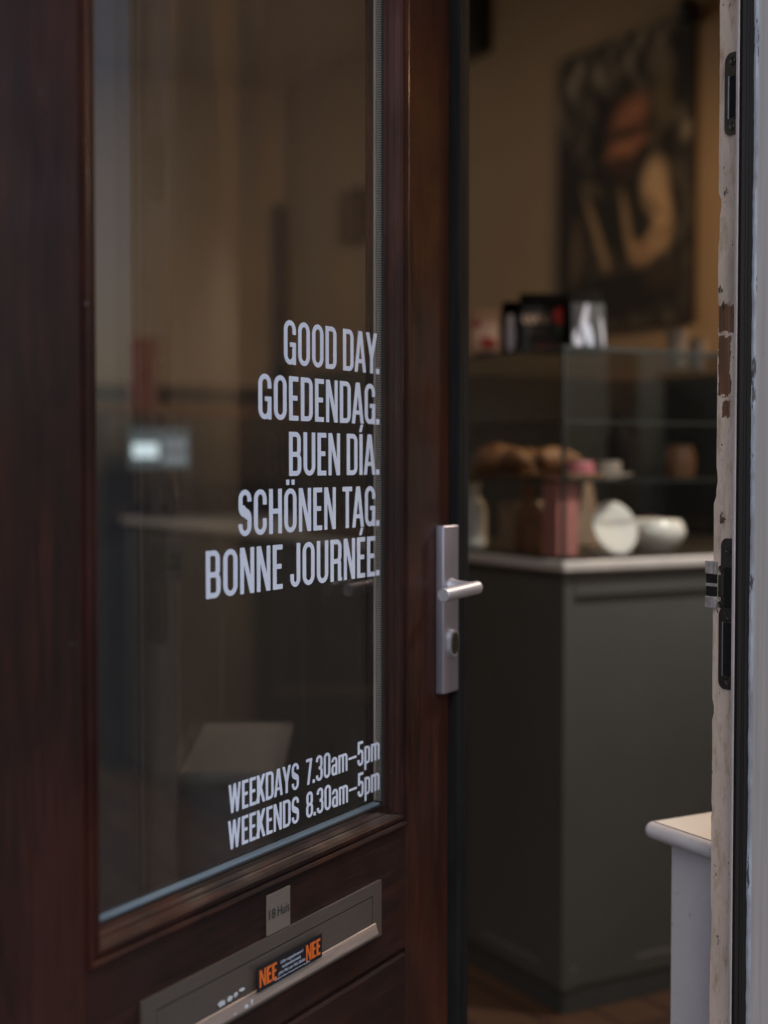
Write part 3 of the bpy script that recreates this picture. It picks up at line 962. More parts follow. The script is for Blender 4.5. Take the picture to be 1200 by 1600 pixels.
bm = new(); box(bm, U(gl0) - .010, U(gl0) - .002, YG + .0045, YG + .016, gz0 + .004, gz1 + .002, .0008)
dobj("spacer", bm, M['spacer_v'])
# vinyl lettering on the outer pane
YL = YG - 0.0006
for s, u0, u1, zb in (("GOOD DAY.", -.4014, -.1732, 1.3474), ("GOEDENDAG.", -.4552, -.1730, 1.2804), ("BUEN DÍA.", -.3909, -.1730, 1.2136),
                      ("SCHÖNEN TAG.", -.4955, -.1730, 1.1454), ("BONNE JOURNÉE.", -.5576, -.1730, 1.0788)):
    text_mesh("lettering", s, U(u0), U(u1), zb, 0.0532, M['vinyl'], pane, YL)
for s, u0, u1, zb in (("WEEKDAYS", -.5168, -.3710, .8305), ("WEEKENDS", -.5180, -.3710, .7892)):
    text_mesh("lettering", s, U(u0), U(u1), zb, 0.0330, M['vinyl'], pane, YL, sp=.075)
for s, zb in (("7.30am-5pm", .8310), ("8.30am-5pm", .7897)):
    text_mesh("lettering", s, U(-.3545), U(-.1728), zb, 0.0322, M['vinyl'], pane, YL, sp=.075)
# black draught strip along the free edge
bm = new()
extrude_poly(bm, [(U(a), b) for a, b in [(0.0006, -.010), (0.003, -.0135), (0.010, -.0135), (.0112, -.0115), (.0135, -.0115), (.0145, -.0128), (.031, -.0128), (.0345, -.010), (.0345, TH - .006), (.0006, TH - .006)]], 'z', 0.012, TOP)
dobj("edge_strip", bm, M['blackstrip'])

# lever handle set
def ux(u): return U(u)
bm = new(); box(bm, ux(-.0476), ux(-.0002), -.0132, 0.0, .9025, 1.1405, .0022, 3)
hp = dobj("handle_plate", bm, M['alu'], smooth=True)
zl = 1.0535
bm = new()
tube(bm, [(ux(-.0245), -.0125, zl), (ux(-.0245), -.020, zl), (ux(-.0275), -.034, zl), (ux(-.0325), -.044, zl)], [.0125, .0098, .0088, .0088], 24)
tube(bm, [(ux(-.0268), -.0555, zl + .001), (ux(-.0282), -.0555, zl + .001), (ux(-.112), -.0545, zl - .0015), (ux(-.1285), -.0543, zl - .002), (ux(-.1297), -.0543, zl - .002)], [.0078, .0090, .0092, .0092, .0082], 28)
tube(bm, [(ux(-.0325), -.044, zl), (ux(-.0362), -.0545, zl + .0008)], [.0088, .0089], 24)
dobj("lever", bm, M['alu_lever'], hp, smooth=True)
bm = new()
def oval(bm, cu, cz, hw, hh, y0, y1, mi=0):
    pts = []
    n = 14
    for q in range(n + 1): a = math.pi * q / n; pts.append((cu + hw * math.cos(a), cz + (hh - hw) + hw * math.sin(a)))
    for q in range(n + 1): a = math.pi + math.pi * q / n; pts.append((cu + hw * math.cos(a), cz - (hh - hw) + hw * math.sin(a)))
    extrude_poly(bm, [(p[0], p[1]) for p in pts], 'y', y0, y1, mi)
oval(bm, ux(-.0240), .9735, .0135, .0190, -.0185, -.0130)
dobj("keyhole_escutcheon", bm, M['alu_lever'], hp)
bm = new(); oval(bm, ux(-.0240), .9735, .0100, .0155, -.0200, -.0184); dobj("lock_cylinder", bm, M['steel_dark'], hp)
bm = new(); box(bm, ux(-.0247), ux(-.0233), -.0204, -.0199, .9755, .9840); dobj("key_slot", bm, M['void'], hp)

# letter plate
bm = new()
L0, L1, z0, z1 = -.6995, -.2082, .6060, .6795
y = -.0042
i0, i1, j0, j1 = L0 + .022, L1 - .022, z0 + .0075, z1 - .0155
for x0, x1, a, c in ((L0, L1, j1, z1), (L0, L1, z0, j0), (L0, i0, j0, j1), (i1, L1, j0, j1)): box(bm, ux(x0), ux(x1), y, -.0004, a, c)
bmesh.ops.remove_doubles(bm, verts=bm.verts[:], dist=1e-5)
lp = dobj("letter_plate", bm, M['brass'])
bm = new(); box(bm, ux(i0) + .0018, ux(i1) - .0018, -.0036, -.0006, j0 + .0085, j1 - .0018, .0005)
fl = dobj("flap", bm, M['brass'], lp)
bm = new()
extrude_poly(bm, [(-.0046, j0 + .0135), (-.0062, j0 + .0125), (-.0098, j0 + .0010), (-.0096, j0 - .0012), (-.0084, j0 - .0024), (-.0045, j0 - .0020), (-.0043, j0 + .0075)], 'x', ux(i0) - .002, ux(i1) + .004)
dobj("lip", bm, M['lip'], lp)
# black sticker with orange NEE at both ends
s0, s1, q0, q1 = -.5033, -.3650, .6255, .6545
bm = new(); box(bm, ux(s0), ux(s1), -.0098, -.0092, q0, q1)
parts = []
def nee(u0, u1, za, zb):
    tmp_parent = None
    tot, gl = text_loops("NEE", 1, .05)
    kx = (u1 - u0) / tot
    cu = bpy.data.curves.new("tmp", 'CURVE'); cu.dimensions = '2D'; cu.fill_mode = 'BOTH'; cu.extrude = .0001
    for x, lps in gl:
        for lpp in lps:
            sp_ = cu.splines.new('POLY'); sp_.points.add(len(lpp) - 1); sp_.use_cyclic_u = True
            for q, (px, py) in zip(sp_.points, lpp): q.co = ((x + px) * kx, py * (zb - za), 0, 1)
    t = bpy.data.objects.new("tmp", cu); COL.objects.link(t); bpy.context.view_layer.update()
    me = bpy.data.meshes.new_from_object(t.evaluated_get(bpy.context.evaluated_depsgraph_get()))
    bpy.data.objects.remove(t)
    me.transform(Matrix.Rotation(math.pi / 2, 4, 'X')); me.transform(Matrix.Translation((ux(u0), -.0101, za)))
    return me
G.SV, G.SH = 0.17, 0.15
_gc.clear()
parts.append((nee(-.4990, -.4640, .6300, .6500), 1)); parts.append((nee(-.4010, -.3690, .6300, .6500), 1))
for s, a, b2, z, sz in (("Géén ongeadresseerd", -.4560, -.4075, .6447, .0058), ("reclamedrukwerk,", -.4530, -.4125, .6388, .0058), ("géén Huis aan Huis bladen", -.4605, -.4030, .6329, .0058),
                       ("ook geen folders of huis-aan-huis post s.v.p. graag", -.4680, -.3930, .6284, .0030)):
    parts.append((font_mesh(s, sz, b2 - a, (ux(a), -.0101, z), M['print_white'], 0.25), 2))
join_meshes("sticker", bm, parts, [M['sticker'], M['orange'], M['print_white']], lp)
# pale glue residue left of the sticker
bm = new()
rg = random.Random(11)
for u, z, hw, hh in ((-.566, .6335, .007, .0035), (-.550, .6345, .006, .0033), (-.539, .6350, .0035, .0030), (-.527, .6365, .005, .0025)):
    pts = [(ux(u) + hw * (1 + rg.uniform(-.35, .25)) * math.cos(a), z + hh * (1 + rg.uniform(-.35, .25)) * math.sin(a)) for a in [2 * math.pi * q / 9 for q in range(9)]]
    extrude_poly(bm, pts, 'y', -.0056, -.0049)
for u, z, hw, hh in ((-.523, .6165, .0035, .0030), (-.513, .6190, .0020, .0035), (-.545, .6145, .003, .0018), (-.564, .6140, .003, .0012)):
    pts = [(ux(u) + hw * (1 + rg.uniform(-.35, .25)) * math.cos(a), z + hh * (1 + rg.uniform(-.35, .25)) * math.sin(a)) for a in [2 * math.pi * q / 9 for q in range(9)]]
    extrude_poly(bm, pts, 'y', -.0096, -.0085)
dobj("glue_residue", bm, M['residue'], lp)
# name plate
bm = new(); box(bm, ux(-.4720), ux(-.4236), -.0024, -.0004, .6805, .7280, .0004)
mm = [(font_mesh("18", .0165, .0130, (ux(-.4685), -.0027, .6985), None), 1), (font_mesh("Huis", .0165, .0245, (ux(-.4505), -.0027, .6985), None), 1)]
join_meshes("name_plate", bm, mm, [M['nameplate'], M['engrave']], door)
# hinges on the near edge
for z in (0.3, 1.2, 2.1):
    bm = new(); tube(bm, [(U(-.934), .03, z - .05), (U(-.934), .03, z + .05)], .007, 12); dobj("hinge", bm, M['alu'], smooth=True)

# ------------------------------------------------------------------ window ledge inside, beside the jamb
LX, LY, LZ = 1.2560, 1.5130, 0.7385
ledge = empty("window_ledge", (LX, Y_IN, 0))
tag(ledge, "scuffed white wooden ledge just inside the doorway beside the worn jamb", "ledge")
def lobj(name, b, mats, smooth=False):
    for v in b.verts: v.co -= Vector((LX, Y_IN, 0))
    return obj(name, b, mats, ledge, smooth)
bm = new()
rr, RB = .016, .0115
rings = []
for q in range(11):
    an = -math.pi / 2 + math.pi * q / 10
    d_, z_ = RB * (1 - math.cos(an)), LZ - RB + RB * math.sin(an)
    pts = [(1.70, Y_IN + .003), (LX + d_, Y_IN + .003)]
    for e in range(9):
        a2 = math.pi - math.pi / 2 * e / 8
        r2 = max(rr - d_, .002)
        pts.append((LX + d_ + r2 + r2 * math.cos(a2), LY - d_ - r2 + r2 * math.sin(a2)))
    pts.append((1.70, LY - d_))
    rings.append([bm.verts.new((p[0], p[1], z_)) for p in pts])
for A_, B_ in zip(rings, rings[1:]):
    for q in range(len(A_)): bm.faces.new((A_[q], A_[(q + 1) % len(A_)], B_[(q + 1) % len(A_)], B_[q]))
bm.faces.new(rings[0]); bm.faces.new(rings[-1])
lobj("board", bm, M['ledge'], smooth=True)
bm = new(); box(bm, LX + .0145, 1.686, Y_IN + .006, LY - .015, LZ - .003, LZ + .0006, .0004); lobj("board_face", bm, M['ledge_top'])
bm = new(); box(bm, LX + .0120, LX + .0146, Y_IN + .006, LY - .013, LZ - .002, LZ + .0003); lobj("groove", bm, M['groove'])
bm = new(); box(bm, LX + .020, LX + .046, Y_IN + .003, LY - .041, 0.0, LZ - .0215, .0015); lobj("side_panel", bm, M['ledge'])
bm = new(); box(bm, 1.654, 1.680, Y_IN + .003, LY - .041, 0.0, LZ - .0215, .0015); lobj("side_panel", bm, M['ledge'])
bm = new(); box(bm, LX + .048, 1.652, LY - .066, LY - .042, 0.0, LZ - .0215, .0015); lobj("front_panel", bm, M['ledge'])

# ------------------------------------------------------------------ counter
CX, CY = 1.866, 2.5057
counter = empty("counter", (CX, CY, 0))
tag(counter, "grey green shop counter with pale stone top and dark plinth", "counter")
def cobj(name, b, mats, smooth=False):
    for v in b.verts: v.co -= Vector((CX, CY, 0))
    return obj(name, b, mats, counter, smooth)
X1, Y1 = 3.05, 5.4
bm = new(); box(bm, CX + .005, X1, CY + .016, Y1, .058, .988, .003); cobj("body", bm, M['counter'])
bm = new(); box(bm, CX + .0012, CX + .03, CY + .006, CY + .03, .0575, .9875, .003)
cobj("corner_post", bm, M['counter'])
bm = new(); box(bm, CX + .0318, X1, CY + .0062, CY + .0158, .935, .9872, .001); cobj("top_rail", bm, M['counter'])
bm = new(); box(bm, CX + .012, X1 - .02, CY + .020, Y1 - .02, 0.0, .0575, .002); cobj("plinth", bm, M['plinth'])
bm = new(); box(bm, CX - .012, X1 + .01, CY - .010, Y1 + .01, .9895, 1.0135, .006, 3); cobj("stone_top", bm, M['marble'])

# ------------------------------------------------------------------ glass display case on the counter
ZC0, ZC1 = 1.0135, 1.484
KX0, KX1, KY0, KY1 = CX - .004, 2.85, CY + .003, 3.75
case = empty("display_case", (KX0, KY0, ZC0))
tag(case, "glass pastry display case with two shelves standing on the stone counter", "display case")
def kobj(name, b, mats, smooth=False, parent=case):
    for v in b.verts: v.co -= Vector((KX0, KY0, ZC0))
    return obj(name, b, mats, parent, smooth)
bm = new(); box(bm, KX0 + .007, KX1, KY0, KY0 + .005, ZC0 + .001, ZC1 - .0085); kobj("front_pane", bm, M['glass_case'])
bm = new(); box(bm, KX0, KX0 + .005, KY0 + .007, KY1, ZC0 + .001, ZC1 - .0085); kobj("side_pane", bm, M['glass_case'])
bm = new(); box(bm, KX0 - .003, KX1, KY0 - .003, KY1, ZC1 - .008, ZC1, ); kobj("top_pane", bm, M['glass_case'])
bm = new()
box(bm, KX0 - .0042, KX1, KY0 - .0042, KY0 - .0032, ZC1 - .0085, ZC1 + .0005); box(bm, KX0 - .0042, KX0 - .0032, KY0 - .0030, KY1, ZC1 - .0085, ZC1 + .0005)
box(bm, KX0 - .0010, KX0 + .0065, KY0 - .0010, KY0 + .0065, ZC0 + .001, ZC1 - .0087)
kobj("glass_edge", bm, M['glass_edge'])
for z in (1.1915, 1.3225):
    bm = new(); box(bm, KX0 + .008, KX1 - .01, KY0 + .012, KY1 - .05, z - .006, z)
    kobj("shelf", bm, M['glass_case'])
    bm = new(); box(bm, KX0 + .008, KX1 - .01, KY0 + .0100, KY0 + .0118, z - .0062, z + .0002); box(bm, KX0 + .0060, KX0 + .0078, KY0 + .012, KY1 - .05, z - .0062, z + .0002)
    kobj("shelf_edge", bm, M['glass_edge'])
bm = new(); box(bm, KX1, KX1 + .02, 2.98, KY1, ZC0 + .001, ZC1, .002); box(bm, KX0, KX1, KY1 + .001, KY1 + .02, ZC0 + .001, ZC1, .002)
kobj("back_frame", bm, M['cab_black'])
bm = new(); box(bm, KX0 + .0075, KX1 - .001, KY0 + .0075, KY1 - .001, ZC0 + .0004, ZC0 + .006, .001); kobj("base_board", bm, M['cab_dark'])
bm = new(); box(bm, 1.90, KX1 - .004, 3.32, 3.35, ZC0 + .001, ZC1 - .01); kobj("sliding_door", bm, M['cab_black'])

# --- goods in the case
def item(name, label, cat, fn, mats, loc, smooth=True, group=None, rz=0.0):
    b = new(); fn(b)
    o = obj(name, b, mats, None, smooth, loc)
    o.rotation_euler = (0, 0, rz)
    return tag(o, label, cat, group)
def bowlprof(r, h, t=.005):
    return [(0, 0), (r * .45, 0), (r * .5, .006), (r * .78, h * .35), (r * .96, h * .75), (r, h), (r - t, h), (r * .9 - t, h * .72), (r * .7 - t, h * .35), (r * .4, .012), (0, .010)]
Z1 = ZC0 + .0064
Zs = 1.1915 + .0004
def plate_on_edge(b):
    # white dish displayed upright, leaning on a foot
    Mx = Matrix.Translation((0, 0, .058)) @ Matrix.Rotation(math.radians(72), 4, 'X')
    lathe(b, [(0, 0), (.040, .0), (.060, .006), (.062, .010), (.058, .011), (.038, .006), (0, .005)], 40, M=Mx)
    box(b, -.045, .045, -.012, .035, 0, .012, .004)
item("dish", "round white dish standing upright in the display case behind the glass", "dish", plate_on_edge, M['ceramic'], (2.06, 2.585, Z1))
item("bowl", "white ceramic bowl beside the upright dish at the jamb end of the case", "bowl", lambda b: lathe(b, [(0, 0), (.040, 0), (.044, .006), (.060, .018), (.070, .040), (.070, .052), (.062, .070), (.058, .074), (.050, .070), (.056, .050), (.055, .035), (.030, .014), (0, .012)], 40), M['ceramic'], (2.215, 2.62, Z1))
def napkins(b):
    t = bmesh.new()
    bmesh.ops.create_cone(t, cap_ends=True, segments=4, radius1=.085, radius2=.018, depth=.16)
    for v in t.verts: v.co = Vector((v.co.x, v.co.y * .5, v.co.z + .081))
    bmesh.ops.bevel(t, geom=t.edges[:], offset=.004, segments=2, affect='EDGES'); merge(b, t)
item("paper_bag", "folded pale paper bag leaning behind the white bowl in the case", "paper bag", napkins, M['bag_kraft'], (2.20, 2.86, Z1), False, rz=.4)
item("box", "low beige carton between the pink box and the upright dish", "carton", lambda b: box(b, -.06, .06, -.04, .04, 0, .115, .004), M['bag_kraft'], (1.975, 2.80, Z1), False)
def pinkbox(b): box(b, 0, .058, 0, .058, 0, .172, .003); box(b, .004, .054, .004, .054, .1725, .176, .001)
item("carton", "tall pink carton standing in the corner of the display case", "carton", pinkbox, M['pink'], (1.8735, 2.545, Z1), False)
def bottle(b): lathe(b, [(0, 0), (.030, 0), (.033, .004), (.033, .085), (.028, .105), (.014, .125), (.013, .145), (.016, .147), (.016, .160), (0, .160)], 28)
item("jar", "cream bottle behind the pink carton in the lower case", "bottle", bottle, M['ceramic'], (1.935, 2.98, Z1))
item("jar", "slim brown bottle left of the pink carton in the lower case", "bottle", bottle, M['bread'], (1.905, 2.70, Z1))
item("pitcher", "pale metal jug at the door end of the lower case", "jug", lambda b: lathe(b, [(0, 0), (.038, 0), (.042, .005), (.040, .06), (.033, .10), (.037, .125), (.035, .125), (.031, .10), (.037, .06), (.036, .008), (0, .008)], 28), M['alu'], (1.93, 2.88 + .22, Z1))
def croissant(b, sx=1.0, r=.032):
    pts, rr = [], []
    for q in range(25):
        a = math.pi * (q / 24)
        pts.append((.062 * math.cos(a) * sx, .035 * math.sin(a), r * .95))
        env = math.sin(a) ** .6
        rr.append(max(.004, r * env * (1 - .16 * (q % 4 == 0))))
    tube(b, pts, rr, 16)
def breadpile(b):
    t = new(); croissant(t); merge(b, t)
item("croissant", "golden croissant on the case shelf nearest the corner", "croissant", breadpile, M['bread'], (1.935, 2.60, Zs + .012), rz=.3)
item("croissant", "golden croissant behind the front one on the case shelf", "croissant", breadpile, M['bread'], (1.935, 2.74, Zs + .012), rz=1.0)
def loaf(b):
    t = bmesh.new(); bmesh.ops.create_uvsphere(t, u_segments=28, v_segments=16, radius=1)
    for v in t.verts:
        n = 1 + .06 * math.sin(9 * v.co.x + 2) * math.cos(7 * v.co.y)
        v.co = Vector((v.co.x * .055 * n, v.co.y * .075 * n, max(-.4, v.co.z) * .05 * n + .02))
    merge(b, t)
item("bread_roll", "round brown bread roll on the tray under the croissants", "bread roll", loaf, M['bread'], (1.925, 2.86, Zs + .0125))
item("bread_tray", "dark wooden tray carrying the croissants and the roll on the case shelf", "tray", lambda b: box(b, -.05, .05, -.22, .22, 0, .0118, .003), M['shelfwood'], (1.935, 2.74, Zs), False)
def cake(b):
    lathe(b, [(0, 0), (.035, 0), (.035, .028), (.032, .034), (0, .034)], 28)
item("cake_stand", "pale plate under the small iced cakes on the case shelf", "plate", lambda b: lathe(b, [(0, 0), (.05, 0), (.085, .010), (.088, .013), (.050, .006), (0, .006)], 32), M['ceramic'], (2.02, 2.60, Zs))
item("cake", "small pink iced cake on the pale plate", "cake", cake, M['pinkdark'], (1.975, 2.605, Zs + .0068))
item("cake", "cream coloured cake on the pale plate beside the pink one", "cake", cake, M['cupcard'], (2.055, 2.605, Zs + .0068))

Zu = 1.3225 + .0004
item("bread_roll", "round roll low in the case behind the white bowl", "bread roll", loaf, M['bread'], (2.40, 2.86, Z1))
item("jar", "dark brown jar on the middle shelf towards the jamb", "jar", bottle, M['matt_black'], (2.25, 2.80, Zs))
item("jar", "squat caramel jar on the middle shelf nearest the jamb", "jar", lambda b: lathe(b, [(0, 0), (.035, 0), (.04, .01), (.04, .055), (.034, .07), (.034, .08), (0, .08)], 24), M['caramel'], (2.40, 2.75, Zs))
item("loaf", "tall round loaf behind the croissants on the case shelf", "loaf", loaf, M['bread'], (2.02, 2.86, Zs + .0005))
# ------------------------------------------------------------------ printed packages on top of the case (flat prints as vertex colours)
def print_grid(w, h, nu, nv, fn, bulge=0.0):
    """flat printed sheet in the XZ plane facing -Y, colours from fn(p,q) with q from the top"""
    me = bpy.data.meshes.new("print")
    vs = []
    for j in range(nv + 1):
        for i in range(nu + 1):
            p, q = i / nu, j / nv
            vs.append((p * w, -bulge * math.sin(math.pi * p) * math.sin(math.pi * (1 - q) * .9), h * (1 - q)))
    fs = [(j * (nu + 1) + i, (j + 1) * (nu + 1) + i, (j + 1) * (nu + 1) + i + 1, j * (nu + 1) + i + 1) for j in range(nv) for i in range(nu)]
    me.from_pydata(vs, [], fs)
    ca = me.color_attributes.new("print", 'FLOAT_COLOR', 'POINT')
    for j in range(nv + 1):
        for i in range(nu + 1):
            c = fn(i / nu, j / nv)
            ca.data[j * (nu + 1) + i].color = (c[0], c[1], c[2], 1)
    for p in me.polygons: p.use_smooth = True
    return me
def ell(p, q, cx, cy, rx, ry, rot=0, soft=.15):
    x, y = p - cx, q - cy
    c, s = math.cos(rot), math.sin(rot)
    x, y = x * c + y * s, -x * s + y * c
    d = math.hypot(x / rx, y / ry)
    return min(1, max(0, (1 - d) / soft + .5))
def lerp(a, b, t): return tuple(a[k] + (b[k] - a[k]) * t for k in range(3))
ZT = ZC1 + .0006
def package(name, label, cat, loc, w, h, d, fn, side, rz=0, nu=40, nv=40, group=None, tilt=0.0):
    b = new()
    # pouch: flat bottom, pinched top
    pts = [(0, 0), (d, 0), (d * .96, h * .72), (d * .58, h * .97), (d * .5, h), (d * .42, h * .97), (d * .04, h * .72)]
    extrude_poly(b, [(p[0], p[1]) for p in pts], 'x', 0, w)
    bmesh.ops.bevel(b, geom=b.edges[:], offset=.002, segments=2, affect='EDGES')
    o = obj(name, b, side, None, False, loc)
    o.rotation_euler = (0, 0, rz)
    o.rotation_euler[0] = tilt
    tag(o, label, cat, group)
    me = print_grid(w - .006, h * .70, nu, nv, fn, .003)
    me.materials.append(M['print'])
    pr_ = bpy.data.objects.new("printed_front", me)
    COL.objects.link(pr_); pr_.parent = o; pr_.location = (.003, -.0012, .006)
    return o
def f_kraft(p, q):
    c = (.62, .40, .29)
    c = lerp(c, (.40, .04, .03), ell(p, q, .62, .66, .34, .17, .1))
    c = lerp(c, (.38, .05, .06), ell(p, q, .1, .1, .25, .12))
    return lerp(c, (.05, .035, .03), ell(p, q, .5, 1.02, .5, .10))
def f_black_white(p, q):
    c = (.010, .010, .011)
    c = lerp(c, (.75, .75, .88), ell(p, q, .50, .55, .26, .50, 0, .3))
    return lerp(c, (.9, .9, .95), ell(p, q, .5, .14, .2, .12, 0, .5))
def f_black_red(p, q):
    c = (.009, .009, .010)
    if .18 < q < .42 and p < .55: c = lerp(c, (.6, .42, .32), .5 + .5 * math.sin(p * 46 + 2 * math.sin(q * 30)) if abs(q - .30) < .10 else 0)
    if .52 < q < .62 and .1 < p < .5: c = lerp(c, (.12, .09, .075), .5 + .5 * math.sin(p * 60))
    c = lerp(c, (.75, .05, .035), ell(p, q, .82, .22, .20, .22, -.6))
    c = lerp(c, (.75, .22, .05), ell(p, q, .90, .34, .10, .13, 0))
    c = lerp(c, (.05, .09, .06), ell(p, q, .80, .54, .13, .12))
    return lerp(c, (.22, .06, .02), ell(p, q, .62, .93, .40, .05))
def f_black_swirl(p, q):
    c = (.009, .009, .010)
    c = lerp(c, (.50, .51, .60), ell(p, q, .36, .45, .085, .48, .28, .4))
    c = lerp(c, (.52, .54, .64), ell(p, q, .20, .78, .15, .20, 0, .4)); c = lerp(c, (.009, .009, .01), ell(p, q, .24, .66, .06, .14, .1, .4))
    c = lerp(c, (.52, .57, .70), ell(p, q, .50, .70, .11, .30, -.30, .4))
    return lerp(c, (.42, .41, .46), ell(p, q, .93, .66, .045, .36, -.12, .4))
CAMYAW = -.513
package("coffee_bag", "pale kraft package with red print at the door end of the case top", "coffee bag", (1.880, 2.905, ZT), .066, .118, .05, f_kraft, M['bag_kraft'], rz=CAMYAW)
package("coffee_bag", "black pouch with a single tall white stroke on the case top", "coffee bag", (1.876, 2.772, ZT), .046, .122, .05, f_black_white, M['matt_black'], rz=CAMYAW - .2, tilt=.05)
package("coffee_bag", "black pouch printed with a red and green motif on the case top", "coffee bag", (1.897, 2.722, ZT), .122, .140, .055, f_black_red, M['matt_black'], rz=CAMYAW)
package("coffee_bag", "black pouch with white looping swirls at the case corner", "coffee bag", (1.962, 2.618, ZT), .086, .146, .05, f_black_swirl, M['matt_black'], rz=CAMYAW + .22, tilt=-.07)

# ------------------------------------------------------------------ furniture and machines behind the counter
back = empty("back_cabinet", (3.1, 3.3, 0))
tag(back, "dark back cabinet along the ochre wall below the poster", "cabinet")
def bobj(name, b, mats, parent=back, smooth=False):
    for v in b.verts: v.co -= Vector((3.1, 3.3, 0))
    return obj(name, b, mats, parent, smooth)
bm = new(); box(bm, 3.16, 3.595, 4.05, 7.2, 0.0, 1.50, .004); bobj("body", bm, M['cab_dark'])
bm = new(); box(bm, 3.13, 3.597, 4.03, 7.22, 1.501, 1.535, .004); bobj("top", bm, M['shelfwood'])
for yv in (4.06, 4.84, 5.62, 6.40):
    bm = new(); box(bm, 3.142, 3.159, yv, yv + .76, .08, 1.47, .004); dd = bobj("door", bm, M['cab_black'])
    bm = new(); box(bm, 3.122, 3.141, yv + .68, yv + .695, .85, 1.05, .003); bobj("handle", bm, M['alu'], dd)
def cup(b): lathe(b, [(0, 0), (.030, 0), (.040, .11), (.043, .112), (.043, .118), (.039, .117), (.029, .006), (0, .006)], 24)
item("paper_cup_stack", "tall pale stack of paper cups on the case top below the poster", "cups", lambda b: [lathe(b, [(.021, .016 * q), (.029, .016 * q + .08), (.031, .016 * q + .082), (.031, .016 * q + .088), (.027, .016 * q + .087)], 20) for q in range(2)], M['cupcard'], (2.60, 2.99, 1.4846))
item("paper_cup_stack", "short pale stack of paper cups nearest the jamb on the case top", "cups", lambda b: [lathe(b, [(.021, .016 * q), (.029, .016 * q + .08), (.031, .016 * q + .082), (.031, .016 * q + .088), (.027, .016 * q + .087)], 20) for q in range(1)], M['cupcard'], (2.70, 3.02, 1.4846))
# grinder and espresso machine on the counter, dark shapes behind the case
mach = empty("espresso_machine", (2.55, 4.35, 1.0135))
tag(mach, "black espresso machine on the counter behind the display case", "espresso machine")
def mobj(name, b, mats, smooth=False): return obj(name, b, mats, mach, smooth)
bm = new(); box(bm, -.25, .25, -.32, .32, .05, .44, .015, 3); mobj("body", bm, M['cab_black'])
bm = new(); box(bm, -.27, .2, -.34, .34, .441, .462, .004); mobj("cup_rail", bm, M['alu'])
bm = new(); box(bm, -.29, -.26, -.30, .30, .05, .09, .004); mobj("drip_tray", bm, M['alu'])
for yv in (-.18, 0, .18):
    bm = new(); lathe(bm, [(0, 0), (.036, 0), (.036, .05), (0, .05)], 20, (-.285, yv, .25)); tube(bm, [(-.30, yv, .255), (-.44, yv, .25)], .012, 12); mobj("group_head", bm, M['steel_dark'], True)
for sx in (-.2, .2):
    for sy in (-.27, .27):
        bm = new(); lathe(bm, [(0, 0), (.022, 0), (.018, .05), (0, .05)], 14, (sx, sy, 0)); mobj("foot", bm, M['steel_dark'], True)
# point-of-sale screen at the far end of the counter, seen through the door glass
pos = empty("till_screen", (1.93, 5.18, 1.0135), math.radians(-24))
tag(pos, "small lit till screen on a stand seen through the door glass", "till screen")
bm = new(); lathe(bm, [(0, 0), (.075, 0), (.075, .012), (.02, .02), (.016, .20), (0, .20)], 24); obj("stand", bm, M['cab_black'], pos, True)
bm = new(); box(bm, -.125, .125, -.012, .012, .185, .355, .004); obj("casing", bm, M['cab_black'], pos)
bm = new(); box(bm, -.112, .112, -.0135, -.0121, .195, .345); scr = obj("screen", bm, emit("lit_screen_grey", (.30, .36, .37, 1), .22), pos)
bm = new()
box(bm, -.100, -.005, -.0150, -.0138, .235, .290); bm_ = bm; obj("window_white", bm_, emit("lit_screen_white", (.72, .84, .88, 1), 1.05), scr)
km = emit("lit_screen_keys", (.55, .62, .70, 1), .4)
for q in range(3):
    for r_ in range(2):
        bm = new(); box(bm, .02 + .030 * q, .042 + .030 * q, -.0150, -.0138, .215 + .055 * r_, .245 + .055 * r_)
        obj("screen_key", bm, km, scr)
item("tall_carton", "reddish tall carton standing beyond the till screen", "carton", lambda b: box(b, -.045, .045, -.045, .045, 0, .30, .004), M['reddish'], (2.06, 5.72, 1.4505), False)
# tall dark cabinet at the far end carries it
fs = empty("end_cabinet", (2.1, 5.75, 0))
tag(fs, "dark cabinet at the far end of the counter carrying the reddish carton", "cabinet")
bm = new(); box(bm, -.30, .75, -.30, .30, 0, 1.42, .004); obj("body", bm, M['cab_dark'], fs)
bm = new(); box(bm, -.32, .77, -.32, .32, 1.421, 1.45, .004); obj("top", bm, M['shelfwood'], fs)
# open shelves on the rear wall
sh = empty("wall_shelf", (2.9, 7.45, 1.0))
tag(sh, "oak wall shelves with pale goods on the rear wall", "shelf")
for z in (0.22, 0.62):
    bm = new(); box(bm, -.75, .68, -.15, .145, z, z + .03, .003); obj("board", bm, M['shelfwood'], sh)
for x in (-.6, 0, .6):
    bm = new(); box(bm, x - .012, x + .012, -.13, .147, .10, .219, .002); obj("bracket", bm, M['cab_black'], sh)
rg = random.Random(4)
for n, (x, wv_, hv, mt, lb) in enumerate(((-.62, .09, .20, 'bag_kraft', "wide kraft box at the end of the lower rear shelf"), (-.47, .07, .26, 'ceramic', "tall white canister on the lower rear shelf"),
                           (-.30, .10, .16, 'bread', "low brown tin on the lower rear shelf"), (-.10, .08, .24, 'bag_kraft', "tall kraft box mid lower rear shelf"),
                           (.12, .09, .19, 'cab_black', "black tin on the lower rear shelf"), (.36, .10, .22, 'bag_kraft', "kraft box right of the black tin on the rear shelf"))):
    item("tin", lb, "container", lambda b: box(b, -wv_ / 2, wv_ / 2, -.045, .045, 0, hv, .006), M[mt], (2.9 + x, 7.43, 1.2505), False)
